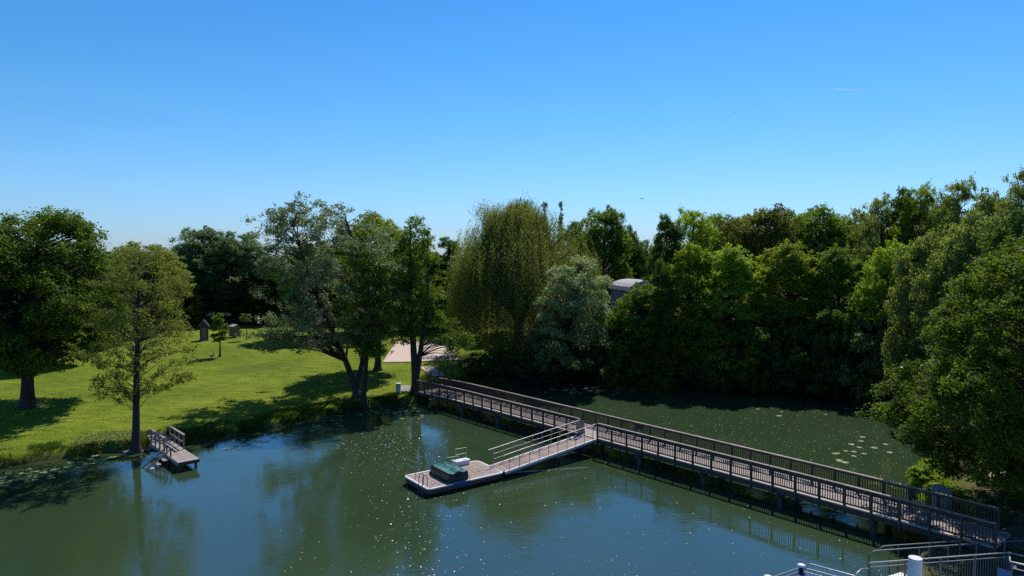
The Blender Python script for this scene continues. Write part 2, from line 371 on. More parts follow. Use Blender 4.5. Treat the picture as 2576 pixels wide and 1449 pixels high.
# ------------------------------------------------------------------ water
def water_mat():
    m, t, N, L = newmat('water')
    out = N('OutputMaterial'); p = N('BsdfPrincipled'); L(p.outputs[0], out.inputs[0])
    g = N('NewGeometry')
    p.inputs['IOR'].default_value = 1.95; p.inputs['Specular Tint'].default_value = (0.65, 0.86, 1.0, 1); p.inputs['Roughness'].default_value = 0.015
    n0 = N('TexNoise'); n0.inputs['Scale'].default_value = 0.09; n0.inputs['Detail'].default_value = 3; L(g.outputs['Position'], n0.inputs['Vector'])
    r0 = N('ValToRGB'); r0.color_ramp.elements[0].position = 0.3; r0.color_ramp.elements[1].position = 0.7
    r0.color_ramp.elements[0].color = (0.030, 0.056, 0.024, 1); r0.color_ramp.elements[1].color = (0.041, 0.069, 0.030, 1)
    L(n0.outputs[0], r0.inputs[0]); L(r0.outputs[0], p.inputs['Base Color'])
    def noise(sc, det, rot, st, dist):
        mp = N('Mapping'); mp.inputs['Rotation'].default_value = (0, 0, R(rot)); mp.inputs['Scale'].default_value = st
        L(g.outputs['Position'], mp.inputs[0])
        n = N('TexNoise'); n.inputs['Scale'].default_value = sc; n.inputs['Detail'].default_value = det; n.inputs['Distortion'].default_value = dist
        L(mp.outputs[0], n.inputs['Vector']); return n.outputs[0]
    a = noise(3.2, 3, 25, (0.45, 1.5, 1), 0.4); b = noise(11.0, 2, -15, (0.6, 1.3, 1), 0.2); c = noise(0.35, 2, 0, (1, 1, 1), 0)
    mr = N('MapRange'); mr.inputs[1].default_value = 0.35; mr.inputs[2].default_value = 0.62; mr.inputs[3].default_value = 0.25; mr.inputs[4].default_value = 1.0
    L(c, mr.inputs[0])
    add = N('Math'); add.operation = 'MULTIPLY_ADD'; add.inputs[1].default_value = 0.28; L(b, add.inputs[0]); L(a, add.inputs[2])
    mul = N('Math'); mul.operation = 'MULTIPLY'; L(add.outputs[0], mul.inputs[0]); L(mr.outputs[0], mul.inputs[1])
    bp = N('Bump'); bp.inputs['Strength'].default_value = 1.0; bp.inputs['Distance'].default_value = 0.009
    L(mul.outputs[0], bp.inputs['Height']); L(bp.outputs[0], p.inputs['Normal'])
    return m
M['water'] = water_mat()
wm = np_mesh('water', [(-100, -34, 0), (44, -34, 0), (44, 84, 0), (-100, 84, 0)], [(0, 1, 2, 3)], [M['water']])
tag(link(wm, 'water'), 'green rippled pond water reflecting trees and blue sky', kind='structure')

# ------------------------------------------------------------------ trees
def leaf_arrays(cen, nrm, size, aspect=0.62, tone=None, droop=0.0, tang=None):
    n = len(cen)
    nrm = nrm / (np.linalg.norm(nrm, axis=1, keepdims=True) + 1e-9)
    t = tang if tang is not None else rng.normal(size=(n, 3))
    t = t - nrm * (t * nrm).sum(1, keepdims=True); t /= (np.linalg.norm(t, axis=1, keepdims=True) + 1e-9)
    b = np.cross(nrm, t); L = size[:, None] * 0.5; Wd = L * aspect
    V = np.empty((n, 4, 3)); V[:, 0] = cen - t * L; V[:, 1] = cen - b * Wd + t * L * 0.15; V[:, 2] = cen + t * L + nrm * L * 0.25; V[:, 3] = cen + b * Wd + t * L * 0.15
    return V.reshape(-1, 3), tone
def quads(n): return np.arange(n * 4).reshape(-1, 4)

def envelope(kind):
    return {
     'round': lambda t: np.sin(np.pi * np.clip(t * 0.90 + 0.08, 0, 1)) ** 0.55,
     'broad': lambda t: np.clip(1.0 - ((t - 0.38) / 0.66) ** 2, 0, 1) ** 0.6,
     'low':   lambda t: np.clip(1.0 - ((t - 0.26) / 0.80) ** 2, 0, 1) ** 0.75,
     'tall':  lambda t: np.clip(1.0 - ((t - 0.42) / 0.62) ** 2, 0, 1) ** 0.8 * 0.95 + 0.05,
     'cone':  lambda t: np.clip(1.02 - t, 0, 1) ** 0.9,
     'vase':  lambda t: np.clip(1.0 - ((t - 0.62) / 0.64) ** 2, 0, 1) ** 0.6,
    }[kind]

def crown_points(env, Rr, zb, zt, nclump, axis, lobes=0.22, inner=0.45, rnd=rng):
    f = envelope(env); out = []
    ph = rnd.uniform(0, 6.28, 6); am = rnd.uniform(0.4, 1.0, 6)
    while len(out) < nclump:
        t = rnd.uniform(0, 1); 
        if rnd.uniform() > f(np.array([t]))[0] + 0.12: continue
        th = rnd.uniform(0, 6.283)
        lob = 1 + lobes * (am[0] * np.sin(th * 2 + ph[0] + t * 4) + am[1] * np.sin(th * 3 + ph[1] - t * 7) + am[2] * np.sin(5 * th + ph[2] + 9 * t)) * 0.7
        rr = Rr * f(np.array([t]))[0] * lob * (inner + (1 - inner) * rnd.uniform() ** 0.45)
        z = zb + (zt - zb) * t; c = axis(z)
        out.append((c[0] + rr * math.cos(th), c[1] + rr * math.sin(th), z))
    return np.array(out)

def build_tree(name, H, Rr, zb, trunk_r, env='broad', nclump=220, crad=0.8, nleaf=40000, leaf=0.2, lean=(0, 0), bend=0.3,
               lobes=0.22, inner=0.45, flat=0.85, tone_top=0.25, extra=None, trunks=None, seed=1, limb_r=0.06, cut=None, aspect=0.62, tone_fn=None, limb_share=1.0):
    """returns (trunk mesh, crown mesh). Crown axis may lean: lean = (dx, dy) at full height"""
    rnd = np.random.default_rng(seed)
    wx, wy = rnd.uniform(-1, 1, 2) * bend
    def axis(z):
        t = max(z, 0) / H
        return (lean[0] * t ** 1.1 + wx * math.sin(t * 4.2), lean[1] * t ** 1.1 + wy * math.sin(t * 3.7))
    ptop = H * 0.93
    pts = crown_points(env, Rr - crad * 0.7, zb + crad * 0.5, H - crad * 0.75, nclump, axis, lobes, inner, rnd)
    if extra is not None: pts = np.vstack([pts, np.array(extra)])
    if cut is not None: pts = pts[[not cut(p) for p in pts]]
    mb = MB()
    def trunk_path(off, ztop, r0, split=0.0):
        zs = np.concatenate([[-0.3, 0.0, 0.35, 0.9], np.linspace(1.8, ztop, 9)])
        P = []; Rs = []
        for z in zs:
            a = axis(z); k = 0 if split == 0 else min(1, max(0, (z - split * 0.35) / (H * 0.45)))
            P.append((a[0] + off[0] * k + off[2], a[1] + off[1] * k, z))
            fl = 1.75 if z < 0.1 else (1.3 if z < 0.5 else (1.1 if z < 1.2 else 1.0))
            Rs.append(max(0.03, r0 * fl * (1 - 0.9 * max(z, 0) / ztop) ** 0.85))
        mb.tube(P, Rs, 9, caps=False); return P, Rs
    paths = []
    if trunks:
        for off in trunks: paths.append(trunk_path(off, ptop * off[3], trunk_r * off[4], off[5]))
    else: paths.append(trunk_path((0, 0, 0), ptop, trunk_r))
    def on_path(P, z):
        for i in range(len(P) - 1):
            if P[i + 1][2] >= z: 
                k = (z - P[i][2]) / (P[i + 1][2] - P[i][2]); return Vector(P[i]).lerp(Vector(P[i + 1]), max(0, min(1, k)))
        return Vector(P[-1])
    for p in pts:
        if rnd.uniform() > limb_share: continue
        P, _ = min(paths, key=lambda q: math.hypot(on_path(q[0], p[2])[0] - p[0], on_path(q[0], p[2])[1] - p[1]))
        a = on_path(P, p[2]); hd = math.hypot(a[0] - p[0], a[1] - p[1])
        zs = max(zb * 0.75 if zb > 1.5 else 0.6, p[2] - hd * rnd.uniform(0.3, 0.8)); zs = min(zs, P[-1][2] * 0.98)
        s = on_path(P, zs); e = Vector(p); m1 = s.lerp(e, 0.35) + Vector((0, 0, hd * 0.10)) + Vector(rnd.normal(0, 0.12, 3)); m2 = s.lerp(e, 0.7) + Vector((0, 0, hd * 0.10)) + Vector(rnd.normal(0, 0.15, 3))
        r0 = limb_r * rnd.uniform(0.6, 1.3) * (0.6 + hd / max(Rr, 0.1))
        mb.tube([s, m1, m2, e], [r0, r0 * 0.7, r0 * 0.45, r0 * 0.15], 4, caps=False)
    tm = mb.mesh(name + '_trunk', [M['bark']])
    # leaves: several sprays per clump, leaf blades in each spray
    nc = len(pts); sz = rnd.uniform(0.6, 1.35, nc) ; wgt = sz ** 2; wgt /= wgt.sum()
    ci = rnd.choice(nc, nleaf, p=wgt)
    nsp = 13; sd_ = rnd.normal(size=(nc, nsp, 3)); sd_ /= np.linalg.norm(sd_, axis=2, keepdims=True); sd_ *= rnd.uniform(0.35, 1.0, (nc, nsp, 1))
    si = rnd.integers(0, nsp, nleaf)
    sd_[:, :, 2] = np.abs(sd_[:, :, 2]) * 1.1 - 0.35
    base = sd_[ci, si]; jit = rnd.normal(size=(nleaf, 3)) * 0.155
    off = (base + jit) * (crad * sz[ci])[:, None]; off[:, 2] *= flat
    cen = pts[ci] + off
    nr = rnd.normal(size=(nleaf, 3)) * 0.6 + base * 0.5 + np.array([0, 0, 0.85])
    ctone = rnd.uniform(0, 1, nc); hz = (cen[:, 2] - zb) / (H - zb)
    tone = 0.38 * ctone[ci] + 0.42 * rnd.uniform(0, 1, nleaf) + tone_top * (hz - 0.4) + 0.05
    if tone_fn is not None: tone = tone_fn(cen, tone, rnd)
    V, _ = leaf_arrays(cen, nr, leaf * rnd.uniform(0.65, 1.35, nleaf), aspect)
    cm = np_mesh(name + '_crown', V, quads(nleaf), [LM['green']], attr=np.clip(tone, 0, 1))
    return tm, cm

def place_tree(name, meshes, loc, mt, label, cat='tree', group=None, sc=(1, 1, 1), rz=0, bark=None):
    t = empty(name, loc, label, cat, group, rz); t.scale = sc
    a = link(meshes[0], 'trunk', t); b = link(meshes[1], 'crown', t)
    b.material_slots[0].link = 'OBJECT'; b.material_slots[0].material = LM[mt]
    if bark: a.material_slots[0].link = 'OBJECT'; a.material_slots[0].material = M[bark]
    return t
def pxm(d): return d / FD

# --- named foreground trees -------------------------------------------------
p = og(70, 1025)
place_tree('oak_tree', build_tree('oak', atd(0, 518, p.y).z - p.z, 7.6, 3.2, 0.52, 'broad', 340, 1.3, 95000, 0.24, seed=11, lobes=0.16, inner=0.5, lean=(1.2, 0.5), limb_r=0.09), p, 'oak',
           'broad dense dark green oak with a thick trunk at the far left of the lawn')
p = og(342, 1137)
place_tree('alder_tree', build_tree('alder', atd(0, 606, p.y).z - p.z, 4.3, 3.7, 0.28, 'round', 270, 0.62, 25000, 0.14, seed=12, lobes=0.25, inner=0.25, limb_share=0.6, limb_r=0.03, lean=(0.6, 0), tone_top=0.1, bend=0.2), p, 'alder',
           'slender olive green alder with see-through crown beside the small wooden jetty')
p = og(897, 1000)
place_tree('leaning_tree', build_tree('silver', atd(0, 476, p.y).z - p.z, 7.2, 4.4, 0.32, 'broad', 290, 0.92, 52000, 0.19, seed=13, lobes=0.3, inner=0.2, lean=(-3.8, 0.5), limb_r=0.045, bend=0.6, tone_top=0.3,
            extra=[(-5.2 + rng.normal(0, 1.6), rng.normal(0, 1.5), rng.uniform(13.5, 18.8)) for _ in range(20)] + [(-7.4 + rng.normal(0, 0.9), rng.normal(0, 1.5), rng.uniform(4.8, 7.4)) for _ in range(22)],
            trunks=[(-2.6, 0, 0, 0.9, 1.0, 2.0), (2.4, 0.4, 0.0, 1.0, 0.8, 2.0)]), p, 'silver',
           'wide silvery green tree leaning left over the lawn with drooping outer boughs')
p = og(912, 1018)
place_tree('bank_tree', build_tree('bank', atd(0, 600, p.y).z - p.z, 3.2, 4.4, 0.25, 'tall', 130, 0.8, 21000, 0.18, seed=14, lobes=0.2, inner=0.2, lean=(0.9, 0), limb_r=0.05), p, 'green',
           'straight slim tree at the water edge in front of the leaning trunk')
p = og(950, 932)
place_tree('lawn_tree', build_tree('lawn', atd(0, 532, p.y).z - p.z, 5.0, 4.0, 0.36, 'round', 210, 1.1, 44000, 0.25, seed=15), p, 'yellow',
           'yellow green round topped tree whose trunk stands left of the sand court')
p = og(1045, 990)
place_tree('twin_stem_tree', build_tree('twin', atd(0, 534, p.y).z - p.z, 3.2, 4.8, 0.40, 'tall', 170, 0.8, 33000, 0.18, seed=16, lobes=0.25, inner=0.2, lean=(0.2, 0), limb_r=0.03,
            trunks=[(-0.55, 0, 0, 1.0, 1.0, 3.0), (1.1, 0.3, 0, 0.97, 0.8, 3.0)],
            extra=[(3.0 + rng.uniform(-1.2, 2.4), rng.normal(0, 1.1), 6.1 + rng.normal(0, 1.1)) for _ in range(26)]), p, 'green',
           'tall twin stemmed tree at the left foot of the footbridge, low bough reaching right')

# willow
def willow(H, Rr, seed):
    rnd = np.random.default_rng(seed); mb = MB()
    mb.tube([(0, 0, -0.3), (0, 0, 0.5), (0.2, 0, 3), (0.5, 0.1, 6), (0.3, 0, 9), (-0.4, 0, 12.5)], [1.0, 0.75, 0.6, 0.5, 0.36, 0.1], 10, caps=False)
    mb.tube([(0.3, 0, 4.5), (2.0, 0.3, 8), (3.2, 0.5, 12), (3.0, 0.3, 15)], [0.4, 0.32, 0.2, 0.06], 8, caps=False)
    mb.tube([(0.1, 0, 5), (-1.8, -0.2, 9), (-3.0, -0.4, 12), (-3.6, 0, 14)], [0.38, 0.28, 0.18, 0.06], 8, caps=False)
    cen = []; nr = []; tg = []; tn = []; szs = []
    ns = 3000
    for i in range(ns):
        th = rnd.uniform(0, 6.283); q = rnd.uniform() ** 0.6
        lob = 1 + 0.13 * math.sin(3 * th + 1) + 0.10 * math.sin(5 * th + 2)
        r = Rr * q * lob; x_ = r * math.cos(th)
        top = H * (0.55 + 0.40 * math.sqrt(max(0, 1 - (q * 0.95) ** 2)) + 0.035 * math.sin(x_ * 0.9 + 1.0)) + rnd.normal(0, 0.7)
        if q > 0.5: top -= rnd.uniform(0, 8.5)
        x, y = r * math.cos(th) + 0.2, r * math.sin(th)
        if x < -1.6 and top > H * 0.93: top = H * 0.93
        ln = rnd.uniform(3.0, 8.5) * (0.5 + 0.8 * q)
        bot = max(top - ln, 1.2 + rnd.uniform(0, 2.0))
        n = int(max(6, (top - bot) * 10)); t = np.linspace(0, 1, n)
        out = np.array([math.cos(th), math.sin(th), 0]); arch = np.sin(np.minimum(t * 3, 1.57)) * 0.5
        P = np.stack([x + out[0] * arch + rnd.normal(0, 0.13, n) + 0.35 * t * math.sin(i), y + out[1] * arch + rnd.normal(0, 0.13, n), top - (top - bot) * t], 1)
        cen.append(P); nr.append(rnd.normal(size=(n, 3)) + out * 0.6); tg.append(np.tile([0, 0, -1.0], (n, 1)) + rnd.normal(size=(n, 3)) * 0.6)
        tn.append(np.clip(rnd.uniform(0.1, 0.8) + rnd.normal(0, 0.12, n), 0, 1)); szs.append(rnd.uniform(0.18, 0.34, n))
        if i % 12 == 0:
            mb.tube([(0.3, 0, rnd.uniform(5, 10)), (x * 0.45, y * 0.45, top * 0.82), (x * 0.85, y * 0.85, top + 0.3), (x + out[0] * 0.5, y + out[1] * 0.5, top - 0.8)], [0.10, 0.07, 0.04, 0.015], 4, caps=False)
    # loose curly top
    for i in range(60):
        c = np.array([rnd.uniform(-4.6, 1.0), rnd.normal(0, 1.2), H * 0.92 + rnd.normal(0, 0.4)]); n = 110
        cen.append(c + rnd.normal(size=(n, 3)) * np.array([0.6, 0.6, 0.55])); nr.append(rnd.normal(size=(n, 3))); tg.append(np.tile([0, 0, -1.0], (n, 1)) + rnd.normal(size=(n, 3)) * 0.8)
        tn.append(rnd.uniform(0.3, 1, n)); szs.append(rnd.uniform(0.16, 0.3, n))
    cen = np.vstack(cen); nr = np.vstack(nr); tg = np.vstack(tg); tn = np.concatenate(tn); szs = np.concatenate(szs)
    V, _ = leaf_arrays(cen, nr, szs, 0.27, tang=tg)
    return mb.mesh('willow_trunk', [M['bark']]), np_mesh('willow_crown', V, quads(len(cen)), [LM['willow']], attr=tn)
WD = 84.0
px = atd(1298, 900, WD).x
place_tree('weeping_willow', willow(atd(0, 512, WD).z - gz(px, WD), 8.9, 21), (px, WD, gz(px, WD)), 'willow', 'large weeping willow with hanging olive strands behind the footbridge')
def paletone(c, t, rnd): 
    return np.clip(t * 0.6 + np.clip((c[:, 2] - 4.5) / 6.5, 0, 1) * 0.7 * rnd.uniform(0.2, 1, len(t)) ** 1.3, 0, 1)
PD = 73.0; px = atd(1398, 900, PD).x
SH = atd(0, 640, PD).z - gz(px, PD + 1.8)
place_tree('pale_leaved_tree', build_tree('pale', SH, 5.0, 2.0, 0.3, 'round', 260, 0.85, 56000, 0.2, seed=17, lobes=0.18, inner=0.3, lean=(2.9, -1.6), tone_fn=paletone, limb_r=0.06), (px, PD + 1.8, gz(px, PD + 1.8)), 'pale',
           'round tree with pale whitish green leaves leaning right over the far shore')
# near right
px, py = 26.8, 33.6
def rightcut(p): return (p[2] < 4.0 and p[0] < -4.6) or (p[2] < 5.0 and p[1] < -3.0)
place_tree('maple_tree', build_tree('maple', 15.1, 7.4, 1.2, 0.42, 'low', 430, 0.95, 215000, 0.142, seed=18, lobes=0.17, inner=0.5, limb_r=0.05, limb_share=0.22, lean=(0.6, 0), flat=0.9, extra=[(rng.uniform(-4.3, 6), rng.uniform(-2.2, 3.5), rng.uniform(1.7, 4.4)) for _ in range(70)], cut=rightcut, aspect=0.8), (px, py, gz(px, py)), 'maple',
           'big dark maple in the right foreground overhanging the end of the footbridge')

# --- shared forest kinds -----------------------------------------------------
KA = build_tree('broad_a', 18, 6.0, 1.5, 0.38, 'round', 300, 1.15, 62000, 0.28, seed=31, lobes=0.22)
KB = build_tree('broad_b', 18, 5.6, 1.5, 0.36, 'broad', 280, 1.15, 56000, 0.28, seed=32, lobes=0.28)
KC = build_tree('tall_c', 18, 3.8, 1.8, 0.30, 'tall', 190, 0.95, 40000, 0.25, seed=33, lobes=0.28)
KD = build_tree('airy_d', 18, 5.2, 2.0, 0.30, 'round', 260, 0.85, 40000, 0.22, seed=34, lobes=0.3, inner=0.25, limb_r=0.06)
KE = build_tree('dome_e', 18, 5.8, 0.5, 0.36, 'low', 320, 1.1, 64000, 0.27, seed=35, lobes=0.22)
KS = build_tree('spire', 18, 2.2, 3.0, 0.2, 'cone', 120, 0.6, 12000, 0.24, seed=36, lobes=0.2)
KBUSH = build_tree('bush', 4, 2.4, 0.1, 0.07, 'round', 80, 0.5, 12000, 0.19, seed=37, lobes=0.3)
KR = {'A': (KA, 6.0), 'B': (KB, 5.6), 'C': (KC, 3.8), 'D': (KD, 5.2), 'E': (KE, 5.8), 'S': (KS, 2.2)}
def forest(kind, u, d, vtop, hw, mt, name, label, group='trees around the pond'):
    x = (u - 1288) / FD * d; z = gz(x, d); H = atd(u, vtop, d).z - z; meshes, R0 = KR[kind]
    d = d * ((0.93 if d < 82 else 1.07) if 1600 < u < 2200 else 1.0); x = (u - 1288) / FD * d; z = gz(x, d); H = atd(u, vtop, d).z - z
    s = hw * (1.5 if 1600 < u < 2200 else 1.3) * pxm(d) / R0
    return place_tree(name, meshes, (x, d, z), mt, label, 'tree', group, (s, s, H / 18), random.uniform(0, 6.28))
FOREST = [
 # left background
 ('E', -60, 84, 590, 120, 'dark', 'broadleaf_tree', 'dark tree mostly outside the left edge behind the big oak'),
 ('A', 60, 98, 600, 110, 'dark', 'broadleaf_tree', 'dark broadleaf tree directly behind the crown of the big oak'),
 ('C', 127, 77, 690, 70, 'dark', 'broadleaf_tree', 'smaller dark tree whose thin trunk shows just right of the oak trunk'),
 ('E', 215, 92, 640, 80, 'green', 'broadleaf_tree', 'bright green tree filling the gap between oak and alder'),
 ('A', 350, 106, 604, 88, 'greygreen', 'broadleaf_tree', 'pale green dome topped tree right behind the alder crown'),
 ('E', 440, 116, 650, 52, 'greygreen', 'broadleaf_tree', 'light green tree low against the sky between alder and blue green trees'),
 ('B', 508, 124, 562, 72, 'bluish', 'poplar_tree', 'blue green tree with ragged top left of the gap above the beach hut'),
 ('A', 590, 123, 578, 66, 'bluish', 'poplar_tree', 'darker blue green round tree above the beach chair'),
 ('A', 545, 134, 600, 90, 'dark', 'broadleaf_tree', 'dark tree deep in shade behind the young lawn tree'),
 ('E', 690, 126, 640, 85, 'dark', 'broadleaf_tree', 'dark tree behind the left boughs of the leaning silvery tree'),
 ('A', 800, 104, 600, 80, 'green', 'broadleaf_tree', 'green tree glimpsed through the leaning silvery crown'),
 ('B', 890, 108, 560, 70, 'yellow', 'broadleaf_tree', 'yellow green tree behind the right side of the silvery crown'),
 ('B', 965, 113, 540, 62, 'yellow', 'broadleaf_tree', 'bright yellow green crown rising left of the twin stemmed tree'),
 ('A', 1060, 119, 620, 70, 'green', 'broadleaf_tree', 'green tree behind the sand court below the twin stems'),
 ('C', 1130, 117, 588, 40, 'dark', 'broadleaf_tree', 'narrow dark tree between the twin stems and the willow'),
 ('C', 1100, 115, 628, 42, 'green', 'broadleaf_tree', 'mid green narrow tree touching the right of the twin stemmed crown'),
 ('E', 1165, 110, 660, 60, 'yellow', 'broadleaf_tree', 'yellow green tree tucked left of the willow'),
 ('S', 1368, 112, 503, 22, 'bluish', 'spruce_tree', 'left one of two small dark spires above the willow'),
 ('S', 1411, 114, 502, 16, 'bluish', 'spruce_tree', 'right thinner one of two small dark spires above the willow'),
 # behind and right of the willow
 ('A', 1290, 108, 570, 110, 'dark', 'broadleaf_tree', 'dark tree hidden behind the willow crown'),
 ('B', 1520, 107, 509, 68, 'green', 'broadleaf_tree', 'bright green tree right of the willow top'),
 ('A', 1460, 110, 545, 50, 'green', 'broadleaf_tree', 'green tree squeezed against the right side of the willow'),
 ('A', 1580, 114, 562, 36, 'dark', 'broadleaf_tree', 'dark narrow tree in the dip right of the bright green tree'),
 ('C', 1676, 84, 528, 36, 'dark', 'tall_tree', 'tall dark slim tree left of the grey roofed house'),
 ('D', 1742, 88, 514, 60, 'lime', 'broadleaf_tree', 'light lime green airy tree with sky gaps above the house'),
 ('A', 1615, 112, 600, 44, 'dark', 'broadleaf_tree', 'dark tree beyond the house roof'),
 ('D', 1855, 88, 534, 66, 'brown', 'broadleaf_tree', 'bronze tinted airy tree in the middle of the far wood'),
 ('B', 1935, 84, 505, 66, 'brown', 'broadleaf_tree', 'brownish tipped tree topping the middle of the far wood'),
 ('A', 2050, 86, 509, 72, 'green', 'broadleaf_tree', 'dark topped green tree left of the rise of the far wood'),
 ('E', 1985, 79, 600, 80, 'yellow', 'broadleaf_tree', 'sunlit green crown in front of the brownish tipped trees'),
 ('E', 1835, 79, 610, 80, 'lime', 'broadleaf_tree', 'bright yellow green crown in the second row over the dark shore'),
 ('C', 1735, 79, 600, 50, 'yellow', 'broadleaf_tree', 'green slim tree on the shore right of the pale leaved tree'),
 ('E', 2110, 77, 610, 70, 'green', 'broadleaf_tree', 'green crown above the black shaded shore at right'),
 ('C', 1668, 78, 640, 26, 'dark', 'tall_tree', 'thin dark tree in front of the right side of the grey roofed house'),
 ('E', 1618, 79, 704, 66, 'green', 'broadleaf_tree', 'low green tree whose crown hides the lower half of the grey roofed house'),
 ('A', 1795, 98, 532, 56, 'green', 'broadleaf_tree', 'green rounded top between the lime and the bronze tinted trees'),
 ('B', 1890, 96, 520, 50, 'yellow', 'broadleaf_tree', 'yellow green top between the two bronze tinted trees'),
 ('A', 1995, 98, 521, 56, 'green', 'broadleaf_tree', 'green top right behind the brownish tipped tree'),
 ('B', 2105, 96, 530, 56, 'green', 'broadleaf_tree', 'green top just before the tree line begins to climb'),
 ('A', 2165, 86, 520, 60, 'greygreen', 'broadleaf_tree', 'grey green crown where the tree line begins to climb right'),
 ('D', 2215, 78, 480, 60, 'greygreen', 'broadleaf_tree', 'feathery grey green tree on the climbing tree line'),
 ('C', 2270, 76, 458, 46, 'dark', 'broadleaf_tree', 'darker column shaped tree in the right tree line'),
 ('D', 2310, 74, 448, 56, 'yellow', 'broadleaf_tree', 'airy yellow green tree beside the dark column tree'),
 ('D', 2405, 70, 434, 62, 'greygreen', 'broadleaf_tree', 'thin branched rounded tree against the sky at right'),
 ('B', 2490, 66, 462, 60, 'greygreen', 'broadleaf_tree', 'grey green tree just left of the tallest tree at right edge'),
 ('D', 2575, 60, 398, 62, 'greygreen', 'broadleaf_tree', 'tallest thin leaved tree cut by the right edge'),
 ('A', 2350, 80, 500, 90, 'dark', 'broadleaf_tree', 'dark tree filling behind the airy ones at right'),
 ('E', 2235, 66, 596, 72, 'lime', 'broadleaf_tree', 'light lime green layered tree on the right shore'),
 ('B', 2345, 57, 556, 74, 'greygreen', 'broadleaf_tree', 'grey green crown behind the foreground maple'),
 ('A', 2450, 52, 520, 90, 'greygreen', 'broadleaf_tree', 'broad green crown above the foreground maple'),
 ('A', 2590, 46, 500, 100, 'dark', 'broadleaf_tree', 'dark crown at the right edge above the maple'),
 ('E', 2690, 40, 560, 130, 'oak', 'broadleaf_tree', 'dark tree beyond the right edge of the view'),
]
for f in FOREST: forest(*f)

# young trees on the lawn
yt = build_tree('young', 5.6, 1.15, 1.75, 0.10, 'tall', 60, 0.34, 5200, 0.17, seed=41, lobes=0.15, bend=0.05, limb_r=0.02)
place_tree('young_tree', yt, og(553, 898), 'green', 'young columnar tree with bare lower trunk standing alone on the sunny lawn')
p = og(620, 856)
yt2 = build_tree('stake', 4.2, 0.9, 2.6, 0.05, 'tall', 30, 0.3, 1500, 0.14, seed=42, bend=0.05, limb_r=0.012)
place_tree('sapling', yt2, p, 'bluish', 'thin staked sapling right of the beach chair', 'sapling')

# shrubs
def bush(u, v, w_px, h_px, mt, label, d=None, group='bushes on the banks'):
    p = og(u, v) if d is None else Vector(((u - 1288) / FD * d, d, 0))
    if u > 1540: p = Vector(W(u, v + 16) + (0,)); w_px *= 1.5
    p.z = gz(p.x, p.y); s = w_px * 0.5 * pxm(p.y) / 2.4
    return place_tree('bush', KBUSH, p, mt, label, 'bush', group, (s, s, h_px * pxm(p.y) / 4), random.uniform(0, 6.28))
BUSHES = [
 (1205, 952, 90, 70, 'dark', 'dark bush under the left side of the willow'),
 (1275, 950, 110, 80, 'dark', 'dark bush at the foot of the willow trunk'),
 (1345, 946, 100, 90, 'bluish', 'dusky bush between the willow and the pale leaved tree'),
 (1420, 941, 110, 120, 'dark', 'dark bush under the trunk of the pale leaved tree'),
 (1500, 941, 130, 170, 'bluish', 'blue green bush below the pale leaved crown'),
 (1610, 945, 110, 222, 'bluish', 'blue green bush with its top right under the grey roof'),
 (1350, 956, 150, 60, 'dark', 'low dark bush at the water left of the lily pads'),
 (1450, 950, 150, 70, 'dark', 'low dark bush at the water above the far lily pads'),
 (1575, 944, 120, 205, 'dark', 'tall dark bush on the shore below the house'),
 (1640, 947, 130, 228, 'dark', 'dark bush hanging over the shore right of the house'),
 (1715, 951, 130, 190, 'dark', 'black green bush on the shaded far shore'),
 (1790, 956, 130, 240, 'dark', 'tall shaded bush in the middle of the far shore'),
 (1870, 961, 130, 200, 'dark', 'shaded bush below the bronze tinted trees'),
 (1950, 968, 140, 230, 'dark', 'shaded bush below the brownish tipped tree'),
 (2030, 976, 140, 210, 'dark', 'dark overhanging bush on the far shore at right'),
 (2105, 982, 140, 250, 'dark', 'dark high bush near the right end of the far shore'),
 (2190, 990, 150, 230, 'bluish', 'blue green bush where shore and maple crown meet'),
 (1560, 900, 100, 130, 'green', 'sunlit green bush left of the grey roofed house'),
 (1255, 915, 70, 90, 'lime', 'sunny lime coloured bush behind the willow strands'),
 (1470, 905, 90, 150, 'lime', 'sunny bush seen through gaps behind the pale leaved tree'),
]
for b in BUSHES: bush(*b)
for (x, y, w_, h_, mt, lb) in [(23.0, 41.0, 1.6, 1.2, 'green', 'leafy green shrub growing beyond the far rail of the footbridge'),
                      (24.2, 39.6, 0.95, 1.2, 'lime', 'bright lime green shrub left of the grey kiosk'),
                      (22.6, 38.6, 1.3, 0.9, 'lime', 'low yellow green shrub right behind the bridge rail'),
                      (23.9, 36.8, 1.4, 0.9, 'lime', 'low lime shrub close to the bridge end'),
                      (29.5, 33.0, 1.5, 1.4, 'dark', 'dark shrub beside the path at the right edge')]:
    t = place_tree('shrub', KBUSH, (x, y, gz(x, y) - 0.05), mt, lb, 'bush', 'bushes on the banks', (w_ / 2.4, w_ / 2.4, h_ / 4), x)

# far wood behind all
n = 90000; xx = rng.uniform(-150, 150, n)
yy = rng.uniform(120, 150, n); hh = 9.5 + 2.0 * np.sin(xx * 0.19 + 1) + 1.4 * np.sin(xx * 0.47) + 1.0 * np.sin(xx * 1.1 + yy)
zz = 1.5 + hh * rng.uniform(0, 1, n) ** 0.6
V, _ = leaf_arrays(np.stack([xx, yy, zz], 1), rng.normal(size=(n, 3)) + np.array([0, 0, 0.8]), rng.uniform(0.35, 0.8, n))
o = link(np_mesh('far_wood', V, quads(n), [LM['dark']], attr=rng.uniform(0.1, 0.9, n)), 'far_wood')
tag(o, 'distant mass of dark woodland filling the gaps between trunks', 'woodland', kind='stuff')

